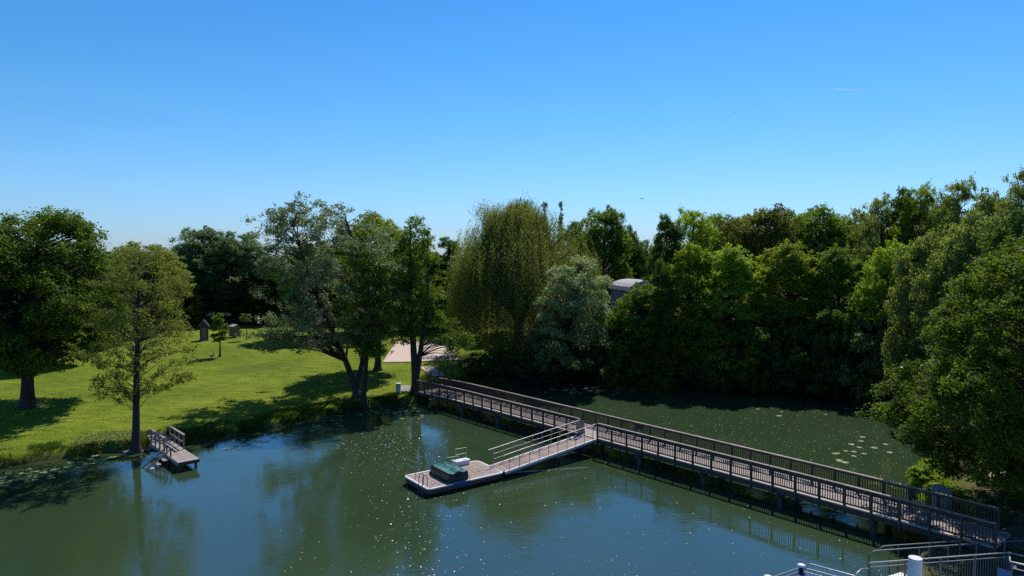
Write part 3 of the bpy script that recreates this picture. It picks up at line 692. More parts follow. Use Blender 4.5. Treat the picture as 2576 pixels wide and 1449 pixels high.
# bank grass
def blades(pts, h, wid, lean=0.35):
    n = len(pts); th = rng.uniform(0, 6.283, n); ph = rng.uniform(0, 6.283, n)
    side = np.stack([np.cos(th), np.sin(th), np.zeros(n)], 1) * (wid[:, None] / 2)
    tip = pts + np.stack([np.cos(ph) * h * lean, np.sin(ph) * h * lean, h], 1)
    V = np.stack([pts - side, pts + side, tip], 1).reshape(-1, 3)
    return V, np.arange(n * 3).reshape(-1, 3)
def scatter_bank(poly, n, dmin, dmax, hfun, name, label, mt, thr=0.0):
    poly = np.array(poly); seg = np.hypot(*(np.diff(poly, axis=0).T)); cs = np.concatenate([[0], np.cumsum(seg)])
    s = rng.uniform(0, cs[-1], n); i = np.clip(np.searchsorted(cs, s) - 1, 0, len(seg) - 1); k = (s - cs[i]) / seg[i]
    base = poly[i] + (poly[i + 1] - poly[i]) * k[:, None]; dv = poly[i + 1] - poly[i]
    nr = np.stack([-dv[:, 1], dv[:, 0]], 1) / seg[i][:, None]
    off = dmin + (dmax - dmin) * rng.uniform(0, 1, n) ** 1.3
    q = base + nr * off[:, None] + rng.normal(0, 0.1, (n, 2))
    cl = np.sin(q[:, 0] * 2.1 + 1) + np.sin(q[:, 1] * 2.7) + np.sin(q[:, 0] * 0.7 - q[:, 1] * 0.9) + rng.normal(0, 0.6, n)
    z = ground_z(q[:, 0], q[:, 1]); keep = (z > 0.02) & (cl > thr); q = q[keep]; z = z[keep]; cl = cl[keep]; off = off[keep]
    h = hfun(off) * rng.uniform(0.5, 1.3, len(q)) * (0.75 + 0.2 * np.clip(cl, 0, 2))
    V, F = blades(np.column_stack([q, z - 0.02]), h, rng.uniform(0.03, 0.07, len(q)))
    o = link(np_mesh(name, V, F, [LM[mt]], attr=np.clip(0.5 * rng.uniform(0, 1, len(q)) + 0.2 * cl, 0, 1)), name)
    tag(o, label, 'grass', kind='stuff')
west = [(-60, 34), (-44, 40.5)] + SHORE_W[:26]
scatter_bank(west, 60000, 0.0, 2.4, lambda o_: 0.55 * np.exp(-o_ / 1.1) + 0.12, 'bank_grass', 'rough tall grass and weeds along the lawn side of the water', 'blade', -0.4)
scatter_bank(SHORE_W[8:22], 16000, -0.1, 1.3, lambda o_: 0.75 * np.exp(-o_ / 1.0) + 0.15, 'reeds', 'dark reedy growth along the shaded bank right of the jetty', 'blade', -0.6)
EAST = [(27.6, 45.5), (25.2, 43), (23.6, 40), (22.6, 37), (21.6, 34.2)]
scatter_bank(EAST[::-1], 12000, -2.0, -0.05, lambda o_: 0.4 + 0 * o_, 'weeds', 'yellow green weeds on the near bank behind the bridge rail', 'lime', -0.2)
# broad leaved weeds on the bank left of the alder
n = 9000; a0 = og(250, 1110); a1 = og(330, 1080)
t_ = rng.uniform(0, 1, n); qx = -31.5 + 7.2 * t_ + rng.normal(0, 0.5, n); 
base = np.array([[W(190 + 150 * k, 1150 - 14 * k)[0], W(190 + 150 * k, 1150 - 14 * k)[1]] for k in np.linspace(0, 1, 40)])
bi = rng.integers(0, 40, n); q = base[bi] + np.column_stack([rng.normal(0, 0.4, n), rng.uniform(0.1, 3.2, n)])
z = ground_z(q[:, 0], q[:, 1]); kp = z > 0.2; q = q[kp]; z = z[kp]
V, _ = leaf_arrays(np.column_stack([q, z + rng.uniform(0.03, 0.22, len(q))]), rng.normal(size=(len(q), 3)) * 0.5 + np.array([0, 0, 1.0]), rng.uniform(0.1, 0.2, len(q)), 0.8)
tag(link(np_mesh('nettles', V, quads(len(q)), [LM['greygreen']], attr=rng.uniform(0.3, 1, len(q))), 'nettles'), 'low grey green leafy weeds on the bank left of the alder', 'weeds', kind='stuff')
# short turf blades so the lawn catches light unevenly
n = 150000
xx = rng.uniform(-52, -6, n); yy = 44 + rng.uniform(0, 1, n) ** 1.4 * 46; s_ = pond_sd(xx, yy); kp = (s_ > 0.5) & (np.sin(xx * 0.9) + np.sin(yy * 1.3 + xx * 0.4) + rng.normal(0, 1, n) > 0.1); xx = xx[kp]; yy = yy[kp]
V, F = blades(np.column_stack([xx, yy, ground_z(xx, yy) - 0.01]), rng.uniform(0.05, 0.12, len(xx)), rng.uniform(0.03, 0.06, len(xx)), 0.9)
tag(link(np_mesh('turf', V, F, [LM['lime']], attr=rng.uniform(0.0, 0.6, len(xx))), 'turf'), 'short blades of grass scattered over the mown lawn', 'grass', kind='stuff')
# bank stones by the alder
stm = []
for k in range(5):
    r2 = np.random.default_rng(60 + k); import bmesh
    bm = bmesh.new(); bmesh.ops.create_icosphere(bm, subdivisions=2, radius=0.14)
    for v in bm.verts: v.co *= 1 + r2.normal(0, 0.09)
    for v in bm.verts: v.co.z *= 0.6; v.co.x *= 1.3
    me = bpy.data.meshes.new('stone'); bm.to_mesh(me); bm.free(); me.materials.append(M['stone']); stm.append(me)
for k in range(16):
    u = 318 + k * 6.2 + rng.uniform(-3, 3); x, y = W(u, 1139 - (k % 3) * 1.8 + (1 if u < 345 else -0.16 * (u - 345)))
    o = link(stm[k % 5], 'stone', loc=(x, y, 0.06 + 0.03 * (k % 3)), rot=(0, 0, k)); o.scale = (rng.uniform(0.8, 1.6),) * 3
    tag(o, 'small brown stone in the row at the foot of the alder', 'stone', 'stones at the foot of the alder')

# ------------------------------------------------------------------ footbridge
A_ = at(1056, 985, 1.0); B_ = at(2184, 1291, 1.03)
DIR = Vector((B_.x - A_.x, B_.y - A_.y, 0)).normalized(); NRM = Vector((-DIR.y, DIR.x, 0))
if NRM.y < 0: NRM = -NRM
O0 = at(1505.5, 1104, 1.1)            # near edge at the opening's right post
def tproj(P): return (P - O0).dot(DIR)
def u2t(u, z=1.1):
    """station along the near edge that shows at photo column u"""
    k = (u - 1288) / FD / cp
    # x = k*(depth along axis); depth = y*cp + (H-z)*sp
    den = DIR.x - k * cp * DIR.y * cp
    f = lambda t: (O0.x + DIR.x * t) - (u - 1288) / FD * ((O0.y + DIR.y * t) * cp + (CAM_H - z) * sp)
    a, b = -60.0, 60.0
    for _ in range(60):
        m_ = (a + b) / 2
        if f(m_) < 0: a = m_
        else: b = m_
    return (a + b) / 2
T0, T1 = u2t(1052), u2t(2506)
BW = 2.25
def dz(t):
    k = max(0.0, min(1.0, (t - T0) / 8.0)); k2 = max(0.0, min(1.0, (T1 - t) / 12.0))
    return 1.12 - 0.16 * (1 - k) ** 2 - 0.08 * (1 - k2) ** 2
def bp(t, s, z): p_ = O0 + DIR * t + NRM * s; return Vector((p_.x, p_.y, z))
ANG = math.atan2(DIR.y, DIR.x)
bridge = empty('footbridge', bp(0, BW / 2, 0), 'long dark timber footbridge with slatted railings crossing the pond', 'footbridge', rz=ANG)
def to_local(me_obj):   # parts are modelled in world space: keep them there under the rotated empty
    me_obj.matrix_parent_inverse = Matrix.Translation(bridge.location).__matmul__(Matrix.Rotation(ANG, 4, 'Z')).inverted()
    return me_obj
def bpart(mb, name, m, label=None):
    return to_local(mb.build(name, m, bridge, label))
TA = u2t(1459); TB = 0.0            # opening in the near railing
GX = Matrix.Rotation(ANG, 3, 'Z')
# deck boards: a board across every 0.145 m
mb = MB(); t = T0
while t < T1:
    c = bp(t + 0.07, BW / 2, dz(t) - 0.02 + random.uniform(-0.003, 0.003)); mb.box(c, (0.136, BW - 0.06, 0.04), ANG, mi=0); t += 0.145
o = bpart(mb, 'deck_boards', M['wood_deck']); o['kind'] = 'stuff'
# pale edge board and dark side beams
nb = int((T1 - T0) / 1.29) ; step = (T1 - T0) / nb
for s, nm in ((-0.03, 0), (BW + 0.03, 1)):
    for k in range(0, nb, 4):
        ta, tb = T0 + k * step, min(T1, T0 + (k + 4) * step)
        mb = MB(); mb.bar(bp(ta, s, dz(ta) - 0.005), bp(tb - 0.01, s, dz(tb) - 0.005), 0.17, 0.045); bpart(mb, 'edge_board', M['edge'])
        mb = MB(); mb.bar(bp(ta, s, dz(ta) - 0.19), bp(tb - 0.01, s, dz(tb) - 0.19), 0.12, 0.30); bpart(mb, 'side_beam', M['wood_dark'])
mb = MB()
for s in (0.7, 1.5):
    mb.bar(bp(T0, s, dz(T0) - 0.17), bp(T1, s, dz(T1) - 0.17), 0.12, 0.22)
bpart(mb, 'joist', M['wood_dark'])
post_me = MB().box((0, 0, 0.30), (0.11, 0.11, 1.52)).mesh('post', [M['wood_dark']])
bal_me = MB().box((0, 0, 0), (0.042, 0.03, 0.86)).mesh('baluster', [M['wood_dark']])
bal = []
def rail_run(ta, tb, s, sgn):
    n_ = max(1, round((tb - ta) / 1.29)); st = (tb - ta) / n_
    for k in range(n_ + 1):
        t = ta + k * st; o = link(post_me, 'post', bridge); o.location = ((t), s - BW / 2 + sgn * 0.10, dz(t)); 
        if k < n_:
            for q in range(1, 10): bal.append((t + st * q / 10, s - BW / 2 + sgn * 0.01))
            tb_ = t + st
            mb = MB(); mb.bar(bp(t, s + sgn * 0.03, dz(t) + 1.085), bp(tb_ - 0.004, s + sgn * 0.03, dz(tb_) + 1.085), 0.16, 0.05); bpart(mb, 'handrail', M['wood_rail'])
            mb = MB(); mb.bar(bp(t, s + sgn * 0.025, dz(t) + 0.98), bp(tb_, s + sgn * 0.025, dz(tb_) + 0.98), 0.035, 0.09); bpart(mb, 'upper_rail', M['wood_dark'])
            mb = MB(); mb.bar(bp(t, s + sgn * 0.025, dz(t) + 0.13), bp(tb_, s + sgn * 0.025, dz(tb_) + 0.13), 0.035, 0.08); bpart(mb, 'lower_rail', M['wood_dark'])
rail_run(T0, TA, 0.0, -1); rail_run(TB, T1, 0.0, -1); rail_run(T0 + 0.3, T1 - 0.5, BW, 1)
bal.sort(key=lambda q: -q[0])
for (t, s) in bal[:300]:
    o = link(bal_me, 'baluster', bridge); o.location = (t, s, dz(t) + 0.56)
mb = MB()
for (t, s) in bal[300:]: mb.box((t, s, dz(t) + 0.56), (0.042, 0.03, 0.86))
o = mb.build('balusters', M['wood_dark'], bridge); o['kind'] = 'stuff'
# piles and cap beams
for k in range(-5, 5):
    t = u2t(1606) + 4.95 * k
    if t < T0 + 2 or t > T1 - 3.5: continue
    mb = MB(); mb.bar(bp(t, -0.22, dz(t) - 0.45), bp(t, BW + 0.22, dz(t) - 0.45), 0.22, 0.24); bpart(mb, 'cap_beam', M['wood_dark'])
    for s in (0.12, BW - 0.25):
        mb = MB(); b0 = bp(t, s, -2.0); mb.tube([b0, (b0.x, b0.y, dz(t) - 0.57)], 0.16, 12); bpart(mb, 'pile', M['pile'])
# plaque on the far railing
mb = MB(); a = bp(u2t(1524), BW + 0.0, 0); tt = 1.6
mb.bar(bp(tt, BW - 0.03, dz(tt) + 0.80), bp(tt + 0.55, BW - 0.03, dz(tt) + 0.80), 0.02, 0.26); bpart(mb, 'plaque', M['black'])
# weathered tilted sheet at the railing end beside the opening + navy sheet
mb = MB(); t = TA + 0.09
mb.add([bp(t, -0.35, 1.0), bp(t, 0.45, 1.0), bp(t, 0.25, 2.05), bp(t, -0.30, 2.2), bp(t + 0.03, -0.35, 1.0), bp(t + 0.03, 0.45, 1.0), bp(t + 0.03, 0.25, 2.05), bp(t + 0.03, -0.30, 2.2)],
       [(0, 1, 2, 3), (7, 6, 5, 4), (0, 4, 5, 1), (1, 5, 6, 2), (2, 6, 7, 3), (3, 7, 4, 0)])
bpart(mb, 'end_panel', M['wood_rail'], 'grey brown end board beside the gangway opening')

# ------------------------------------------------------------------ gangway
g1 = at(1973 * .644, 1843 * .644, 0.52); gtop = bp(-0.08, -0.10, 1.10)
G0 = Vector((g1.x, g1.y, 0.50)); GW = 1.55
gd = (gtop - G0); GL = gd.length; gd.normalize(); gs = -DIR       # gs: towards the gangway's left side
gs = (gs - gd * gs.dot(gd)).normalized(); gu = gd.cross(gs);
if gu.z < 0: gu = -gu
def gp(l, s, h): return G0 + gd * l + gs * s + gu * h
gang = empty('gangway', G0, 'sloping wooden gangway with pale metal handrails from footbridge down to the raft', 'gangway')
def gpart(mb, name, m, label=None):
    o = mb.build(name, m, gang, label); o.matrix_parent_inverse = Matrix.Translation(gang.location).inverted(); return o
GM = Matrix((gd, gs, gu)).transposed()
pl = MB().box((0, 0, 0), (0.132, GW - 0.12, 0.03)).mesh('plank', [M['wood_ramp']])
n_ = int(GL / 0.142)
for k in range(n_):
    o = link(pl, 'plank', gang); c = gp(0.07 + k * 0.142, GW / 2, 0) - G0; o.location = c; o.rotation_euler = GM.to_euler()
for s in (0.0, GW):
    mb = MB(); mb.bar(gp(0, s, -0.04), gp(GL, s, -0.04), 0.12, 0.14, up=gu); gpart(mb, 'edge_rail', M['trim'])
    mb = MB(); mb.bar(gp(0.1, s + (0.03 if s == 0 else -0.03), -0.17), gp(GL, s + (0.03 if s == 0 else -0.03), -0.17), 0.07, 0.12, up=gu); gpart(mb, 'side_beam', M['steel_dull'])
    l0 = 0.35 
    for k in range(10):
        l = l0 + k * (GL - 0.75) / 9
        b0 = gp(l, s, 0.03); mb = MB(); mb.tube([b0, b0 + Vector((0, 0, 1.03))], 0.022, 6); gpart(mb, 'rail_post', M['alu'])
    up = Vector((0, 0, 1))
    mb = MB(); mb.tube([gp(l0 - 0.45, s, 0.03) + up * 1.05, gp(GL - 0.1, s, 0.03) + up * 1.05], 0.026, 8); gpart(mb, 'handrail', M['alu'])
    if s > 0:
        for h in (0.36, 0.70):
            mb = MB(); mb.tube([gp(l0, s, 0.03) + up * h, gp(GL - 0.4, s, 0.03) + up * h], 0.015, 6); gpart(mb, 'mid_rail', M['alu'])
mb = MB()
for k in range(5): a = gp(0.8 + 1.8 * k, 0.05, -0.16); b = gp(0.8 + 1.8 * k, GW - 0.05, -0.16); mb.bar(a, b, 0.06, 0.08, up=gu)
gpart(mb, 'cross_member', M['steel_dull'])
# navy sheet draped on the gangway corner
mb = MB(); vs = []; 
for i in range(9):
    for j in range(5):
        q = gp(GL - 1.35 + i * 0.17, GW - 0.05 - j * 0.13 - 0.1 * math.sin(i * .7), 0.05 + 0.05 * math.sin(i * 1.9 + j * 1.3) + 0.04 * random.random()); vs.append(q)
vs2 = [v - Vector((0, 0, 0.012)) for v in vs]; fs = []
for i in range(8):
    for j in range(4):
        a = i * 5 + j; fs.append((a, a + 1, a + 6, a + 5)); fs.append((45 + a + 5, 45 + a + 6, 45 + a + 1, 45 + a))
mb.add(vs + vs2, fs, 0, True)
o = mb.build('tarpaulin', M['navy']); tag(o, 'crumpled navy blue sheet lying at the top of the gangway', 'tarpaulin')

# ------------------------------------------------------------------ raft
RZ = 0.48
c_l = at(1567 * .644, 1861 * .644, RZ); c_f = at(1680 * .644, 1911 * .644, RZ); c_r = at(1977 * .644, 1845 * .644, RZ); c_b = at(1860 * .644, 1798 * .644, RZ)
ex = ((c_r - c_f) + (c_b - c_l)); ex.z = 0; RL = ex.length / 2; ex.normalize(); ey = Vector((-ex.y, ex.x, 0)); RWd = ((c_l - c_f).dot(ey) + (c_b - c_r).dot(ey)) / 2
cen = (c_l + c_f + c_r + c_b) / 4; RO = cen - ex * RL / 2 - ey * RWd / 2; RO.z = 0
def rp(a, b, z): return RO + ex * a + ey * b + Vector((0, 0, z))
RANG = math.atan2(ex.y, ex.x)
raft = empty('swimming_raft', (RO.x, RO.y, 0), 'rectangular wooden swimming raft with pale rim floating at the end of the gangway', 'raft', rz=RANG)
def rl(mb, name, m, label=None): return mb.build(name, m, raft, label)
rplank = MB().box((0, 0, 0), (0.138, RWd - 0.16, 0.03)).mesh('plank', [M['wood_raft']])
n_ = int((RL - 0.16) / 0.145)
for k in range(n_): link(rplank, 'plank', raft, loc=(0.08 + 0.07 + k * (RL - 0.16) / n_, RWd / 2, RZ - 0.02 + random.uniform(-.002, .002)))
# rim: rounded corner outline
def rounded(L, W_, r, ins, n=5):
    pts = []
    for cx, cy, a0 in ((L - r, r, -90), (L - r, W_ - r, 0), (r, W_ - r, 90), (r, r, 180)):
        for k in range(n + 1):
            a = R(a0 + 90 * k / n); pts.append((cx + (r - ins) * math.cos(a), cy + (r - ins) * math.sin(a)))
    return pts
out_ = rounded(RL, RWd, 0.32, 0); inn = rounded(RL, RWd, 0.32, 0.15); nn = len(out_)
def ringmesh(mb, po, pi, z0, z1, mi=0, skip=None):
    for i in range(len(po)):
        j = (i + 1) % len(po); a, b, c, d = po[i], po[j], pi[j], pi[i]
        mb.add([(*a, z0), (*b, z0), (*c, z0), (*d, z0), (*a, z1), (*b, z1), (*c, z1), (*d, z1)],
               [(3, 2, 1, 0), (4, 5, 6, 7), (0, 1, 5, 4), (1, 2, 6, 5), (2, 3, 7, 6), (3, 0, 4, 7)], mi)
mb = MB(); ringmesh(mb, out_, inn, RZ - 0.06, RZ + 0.015); rl(mb, 'rim', M['trim'])
o2 = rounded(RL, RWd, 0.32, 0.02); i2 = rounded(RL, RWd, 0.32, 0.14)
mb = MB(); ringmesh(mb, o2, i2, 0.16, RZ - 0.062); rl(mb, 'side_board', M['red_side'])
mb = MB(); mb.prism(rounded(RL, RWd, 0.32, 0.25), -0.25, 0.30); rl(mb, 'float', M['black'])
mb = MB(); mb.box((RL * 0.42, -0.012, RZ - 0.07), (1.15, 0.05, 0.17)); rl(mb, 'blue_fender', M['blue_tarp'])
# entry ladder at the outer end: two pairs of hoops
for b0 in (0.55, 1.0):
    mb = MB()
    pts = [(0.25, b0, RZ)] + [(0.10 - 0.15 * math.cos(R(a)) * 1.0, b0, RZ + 0.55 + 0.15 * math.sin(R(a))) for a in range(180, -1, -30)][::1] + [(-0.08, b0, 0.2), (-0.1, b0, -0.6)]
    mb.tube(pts, 0.024, 8); rl(mb, 'ladder_rail', M['steel_dull'])
for h in (-0.35, -0.1, 0.15):
    mb = MB(); mb.tube([(-0.09, 0.55, h), (-0.09, 1.0, h)], 0.02, 6); rl(mb, 'rung', M['steel_dull'])
# guard frames: outer end and back edge
def frame(p0, p1, h, bars, nm='guard_rail'):
    for p in (p0, p1):
        mb = MB(); mb.tube([(p[0], p[1], RZ), (p[0], p[1], RZ + h)], 0.02, 6); rl(mb, nm + '_post', M['steel'])
    for k in bars:
        mb = MB(); mb.tube([(p0[0], p0[1], RZ + k), (p1[0], p1[1], RZ + k)], 0.018, 6); rl(mb, nm, M['steel'])
frame((0.25, RWd - 0.15), (0.30, RWd - 1.05), 1.05, (1.05, 0.68))
frame((RL - 1.75, RWd - 0.1), (RL - 0.95, RWd - 0.15), 1.05, (1.05, 0.68))
frame((RL - 2.3, RWd + 0.05), (RL - 1.5, RWd - 0.02), 0.55, (0.55,))
for q in (0.35, 0.62):
    mb = MB(); mb.tube([(RL * 0.30 + q, 0.10, RZ), (RL * 0.30 + q + 0.12, 0.12, RZ + 0.28), (RL * 0.30 + q + 0.6, 0.12, RZ + 0.32), (RL * 0.30 + q + 0.72, 0.10, RZ + 0.02)], 0.018, 6); rl(mb, 'cleat_rail', M['steel_dull'])

dv = []
for k in range(90):
    q = (RL * 0.78 + random.gauss(0, 0.35), RWd * 0.42 + random.gauss(0, 0.35)) if k < 55 else ((0.9 + random.gauss(0, 0.3), 0.6 + random.gauss(0, 0.3)) if k < 75 else (0.6 + random.gauss(0, .2), RWd - 0.7 + random.gauss(0, .3)))
    p_ = rp(q[0], q[1], RZ + 0.004); dv.append(tuple(p_))
dv = np.array(dv); V, _ = leaf_arrays(dv, np.tile([0, 0, 1.0], (90, 1)) + rng.normal(0, .1, (90, 3)), rng.uniform(0.04, 0.12, 90), 0.7)
tag(link(np_mesh('debris', V, quads(90), [M['pile']]), 'debris'), 'dark droppings and leaf scraps scattered over the raft boards', 'debris', kind='stuff')
# upturned boat
boat = empty('upturned_boat', rp(RL * 0.40, RWd * 0.5, RZ), 'dark green upturned rowing boat with worn teal bottom lying across the raft', 'boat', rz=RANG)
BL = 2.75; hw_ = 0.66
prof = [(-1.0, 0.02), (-1.02, 0.16), (-0.98, 0.40), (-0.90, 0.53), (-0.62, 0.46), (-0.30, 0.50), (-0.10, 0.58), (0.10, 0.58), (0.30, 0.50), (0.62, 0.46), (0.90, 0.53), (0.98, 0.40), (1.02, 0.16), (1.0, 0.02)]
mb = MB(); st = 14; rows = []
for i in range(st + 1):
    k = i / st; y = -BL / 2 + BL * k
    bw = 1.0 if k < 0.62 else math.cos((k - 0.62) / 0.38 * 1.05) ** 0.8
    hh_ = 1.0 if k < 0.7 else 1 - 0.38 * ((k - 0.7) / 0.3) ** 2
    rows.append([(hw_ * a * bw, y, max(0.01, b * hh_ * 1.08)) for a, b in prof])
vs = [q for r_ in rows for q in r_]; n_ = len(prof)
top_i = range(3, 10)
for i in range(st):
    for j in range(n_ - 1):
        a = i * n_ + j
        mb.f.append([len(mb.v) + a, len(mb.v) + a + 1, len(mb.v) + a + n_ + 1, len(mb.v) + a + n_]); mb.m.append(1 if j in top_i else 0); mb.sm.append(False)
mb.v += vs
mb.add(rows[0], [tuple(range(n_))[::-1]], 0); mb.add(rows[-1], [tuple(range(n_))], 0)
hull = mb.build('hull', [M['boat_side'], M['boat_top']], boat)
mb = MB(); mb.tube([(x, -BL / 2 - 0.005, z + 0.01) for x, y, z in rows[0]], 0.022, 6); mb.build('transom_edge', M['black'], boat)
for sg in (-1, 1):
    mb = MB(); mb.tube([(r_[0][0] * 1.02 if sg < 0 else r_[-1][0] * 1.02, r_[0][1], 0.04) for r_ in rows], 0.035, 6); mb.build('gunwale', M['black'], boat)
mb = MB(); mb.tube([(0, r_[0][1], r_[6][2] + 0.015) for r_ in rows], 0.022, 6); mb.build('keel', M['boat_side'], boat)
# white locker behind the boat
lk = empty('locker', rp(RL * 0.75, RWd - 0.16, RZ), 'white flat lidded locker at the back edge of the raft behind the boat', 'locker', rz=RANG)
mb = MB(); mb.box((0, 0, 0.13), (1.02, 0.46, 0.26)); mb.build('body', M['white'], lk)
mb = MB(); mb.box((0, 0, 0.285), (1.10, 0.54, 0.04)); mb.tube([(-0.56, -0.27, 0.31), (-0.56, 0.27, 0.31)], 0.04, 8); mb.build('lid', M['white'], lk)
mb = MB(); mb.box((0.20, 0, 0.309), (0.02, 0.54, 0.008)); mb.build('seam', M['concrete'], lk)

# ------------------------------------------------------------------ small jetty
JZ = 0.62
jl = at(1 * (560 + 890 * .1518) * .644, (1620 + 1240 * .1518) * .644, JZ); jr = at((560 + 1440 * .1518) * .644, (1620 + 1135 * .1518) * .644, JZ)
jb = at((560 + 400 * .1518) * .644, (1620 + 790 * .1518) * .644, JZ)    # left edge further back
jx = (jr - jl); jx.z = 0; JW = jx.length; jx.normalize(); jy = (jb - jl); jy.z = 0; jy.normalize()
jy = (jy - jx * jy.dot(jx)).normalized()
JL = 6.3; JA = math.atan2(jx.y, jx.x)
jt = empty('jetty', (jl.x, jl.y, 0), 'small weathered grey wooden jetty with two short railings beside the alder', 'jetty', rz=JA)
jp = MB().box((0, 0, 0), (JW, 0.14, 0.045)).mesh('plank', [M['wood_jetty']])
n_ = int(JL / 0.15)
for k in range(n_): link(jp, 'plank', jt, loc=(JW / 2, 0.07 + k * 0.15, JZ - 0.02 + random.uniform(-.004, .004)))
mb = MB(); mb.box((JW / 2, -0.025, JZ - 0.11), (JW, 0.05, 0.22)); mb.build('front_board', M['wood_dark'], jt)
for x in (0.04, JW - 0.04):
    mb = MB(); mb.box((x, JL / 2, JZ - 0.14), (0.07, JL - 0.1, 0.18)); mb.build('side_beam', M['wood_jetty'], jt)
for x in (0.15, JW - 0.15):
    for y in (0.25, 2.6):
        mb = MB(); mb.box((x, y, -0.6), (0.14, 0.14, 2.1)); mb.build('pile', M['wood_dark'], jt)
# two steps up to the lawn
for k in range(3):
    mb = MB(); mb.box((JW / 2, JL + 0.18 + 0.36 * k, JZ + 0.05 + 0.11 * k), (JW - 0.1, 0.34, 0.10)); mb.build('step', M['wood_jetty'], jt)
for x in (0.03, JW - 0.03):
    y0, y1 = 3.1, 6.2
    for q in range(4):
        y = y0 + (y1 - y0) * q / 3; mb = MB(); mb.box((x, y, JZ + 0.48), (0.10, 0.10, 1.05)); mb.build('rail_post', M['wood_jrail'], jt)
    mb = MB(); mb.box((x, (y0 + y1) / 2, JZ + 1.02), (0.15, y1 - y0 + 0.25, 0.06)); mb.build('handrail', M['wood_jetty'], jt)
    mb = MB(); mb.box((x + (0.055 if x < 1 else -0.055), (y0 + y1) / 2, JZ + 0.50), (0.05, y1 - y0, 0.12)); mb.build('mid_rail', M['wood_jrail'], jt)
# side stair into the water
for y in (1.75, 2.6):
    mb = MB(); mb.bar((0.1, y, JZ + 0.55), (-2.2, y, -0.55), 0.06, 0.09); mb.build('stair_rail', M['wood_jrail'], jt)
    mb = MB(); mb.box((0.06, y, JZ + 0.2), (0.08, 0.08, 0.75)); mb.build('rail_post', M['wood_dark'], jt)
for k in range(4):
    mb = MB(); mb.box((-0.25 - 0.38 * k, 2.18, JZ - 0.22 - 0.2 * k), (0.26, 0.8, 0.04)); mb.build('tread', M['wood_jetty'], jt)

# ------------------------------------------------------------------ lawn furniture
def drape(name, poly, m, off=0.03, sub=18):
    """a sheet over the ground inside a quad given by four world corners"""
    a, b, c, d = [Vector(p) for p in poly]; V = []; nx = ny = sub
    for j in range(ny + 1):
        for i in range(nx + 1):
            s, t = i / nx, j / ny; q = (a * (1 - s) + b * s) * (1 - t) + (d * (1 - s) + c * s) * t
            V.append((q.x, q.y, 0))
    V = np.array(V); V[:, 2] = ground_z(V[:, 0], V[:, 1]) + off
    F = [(j * (nx + 1) + i, j * (nx + 1) + i + 1, (j + 1) * (nx + 1) + i + 1, (j + 1) * (nx + 1) + i) for j in range(ny) for i in range(nx)]
    return tag(link(np_mesh(name, V, F, [m], smooth=True), name), kind='structure')
s1, s2, s3, s4 = og(965, 913), og(1155, 906), og(1130, 860), og(1000, 860)
o = drape('sand_court', (s1, s2, s3, s4), M['sand'], 0.05); o['label'] = 'pinkish sand court on the lawn behind the bridge foot'
cur = []
for (a, b) in ((s1, s2), (s2, s3), (s4, s1)):
    for k in range(8):
        pa = a.lerp(b, k / 8); pb = a.lerp(b, (k + 0.98) / 8); pa.z = gz(pa.x, pa.y) + 0.07; pb.z = gz(pb.x, pb.y) + 0.07
        cur.append(MB().bar(pa, pb, 0.25, 0.10))
for c_ in cur:
    cb = c_.build('kerb', M['sand']); cb['kind'] = 'structure'
p1, p2, p3, p4 = og(1088, 948), og(1120, 948), og(1074, 922), og(1060, 922)
o = drape('plank_path', (p1, p2, p3, p4), M['path_tan'], 0.04); o['label'] = 'pale narrow path from the bridge to the sand court'
ax0 = (p1 + p2) / 2; ax1 = (p3 + p4) / 2; dd = ax1 - ax0; dd.z = 0; LL = dd.length; dd.normalize(); pw = 1.6
for k in range(int(LL / 0.6)):
    c = ax0 + dd * (0.3 + k * 0.6); c.z = gz(c.x, c.y) + 0.075
    q = MB().box(c, (0.56, pw, 0.04), math.atan2(dd.y, dd.x)).build('slab', M['sand'], bpy.data.objects['plank_path'])
o = drape('gravel_path', (og(1000, 985), og(1060, 988), og(1070, 972), og(1010, 970)), M['path_grey'], 0.04)
o['label'] = 'grey gravel landing at the left foot of the bridge'
# crumpled sheet on the sand
mb = MB(); a = og(1062, 905); b = og(1148, 902); vs = []
for i in range(26):
    for j in range(5):
        q = a.lerp(b, i / 25) + Vector((0, j * 0.42, 0)); z_ = gz(q.x, q.y) + 0.09 + abs(0.16 * math.sin(i * 1.3 + j) + 0.12 * math.sin(i * 2.9 - j * 2)) * (1 if 0 < j < 4 else 0.2)
        vs.append((q.x, q.y, z_))
mb.add(vs, [(i * 5 + j, (i + 1) * 5 + j, (i + 1) * 5 + j + 1, i * 5 + j + 1) for i in range(25) for j in range(4)])
tag(mb.build('ground_sheet', M['tent']), 'crumpled grey sheet lying along the near edge of the sand court', 'sheet')
# cabinet
p = og(1002, 990); cb = empty('cabinet', p, 'pale grey green utility cabinet left of the twin stemmed tree', 'cabinet')
MB().box((0, 0, 0.48), (0.42, 0.35, 0.96)).build('body', M['cabinet'], cb)
MB().box((0, 0, 0.985), (0.50, 0.43, 0.05)).build('lid', M['white'], cb)
MB().box((0.0, -0.182, 0.50), (0.34, 0.012, 0.78)).build('door', M['cabinet'], cb)
MB().box((0, 0, 0.03), (0.46, 0.39, 0.08)).build('plinth', M['concrete'], cb)
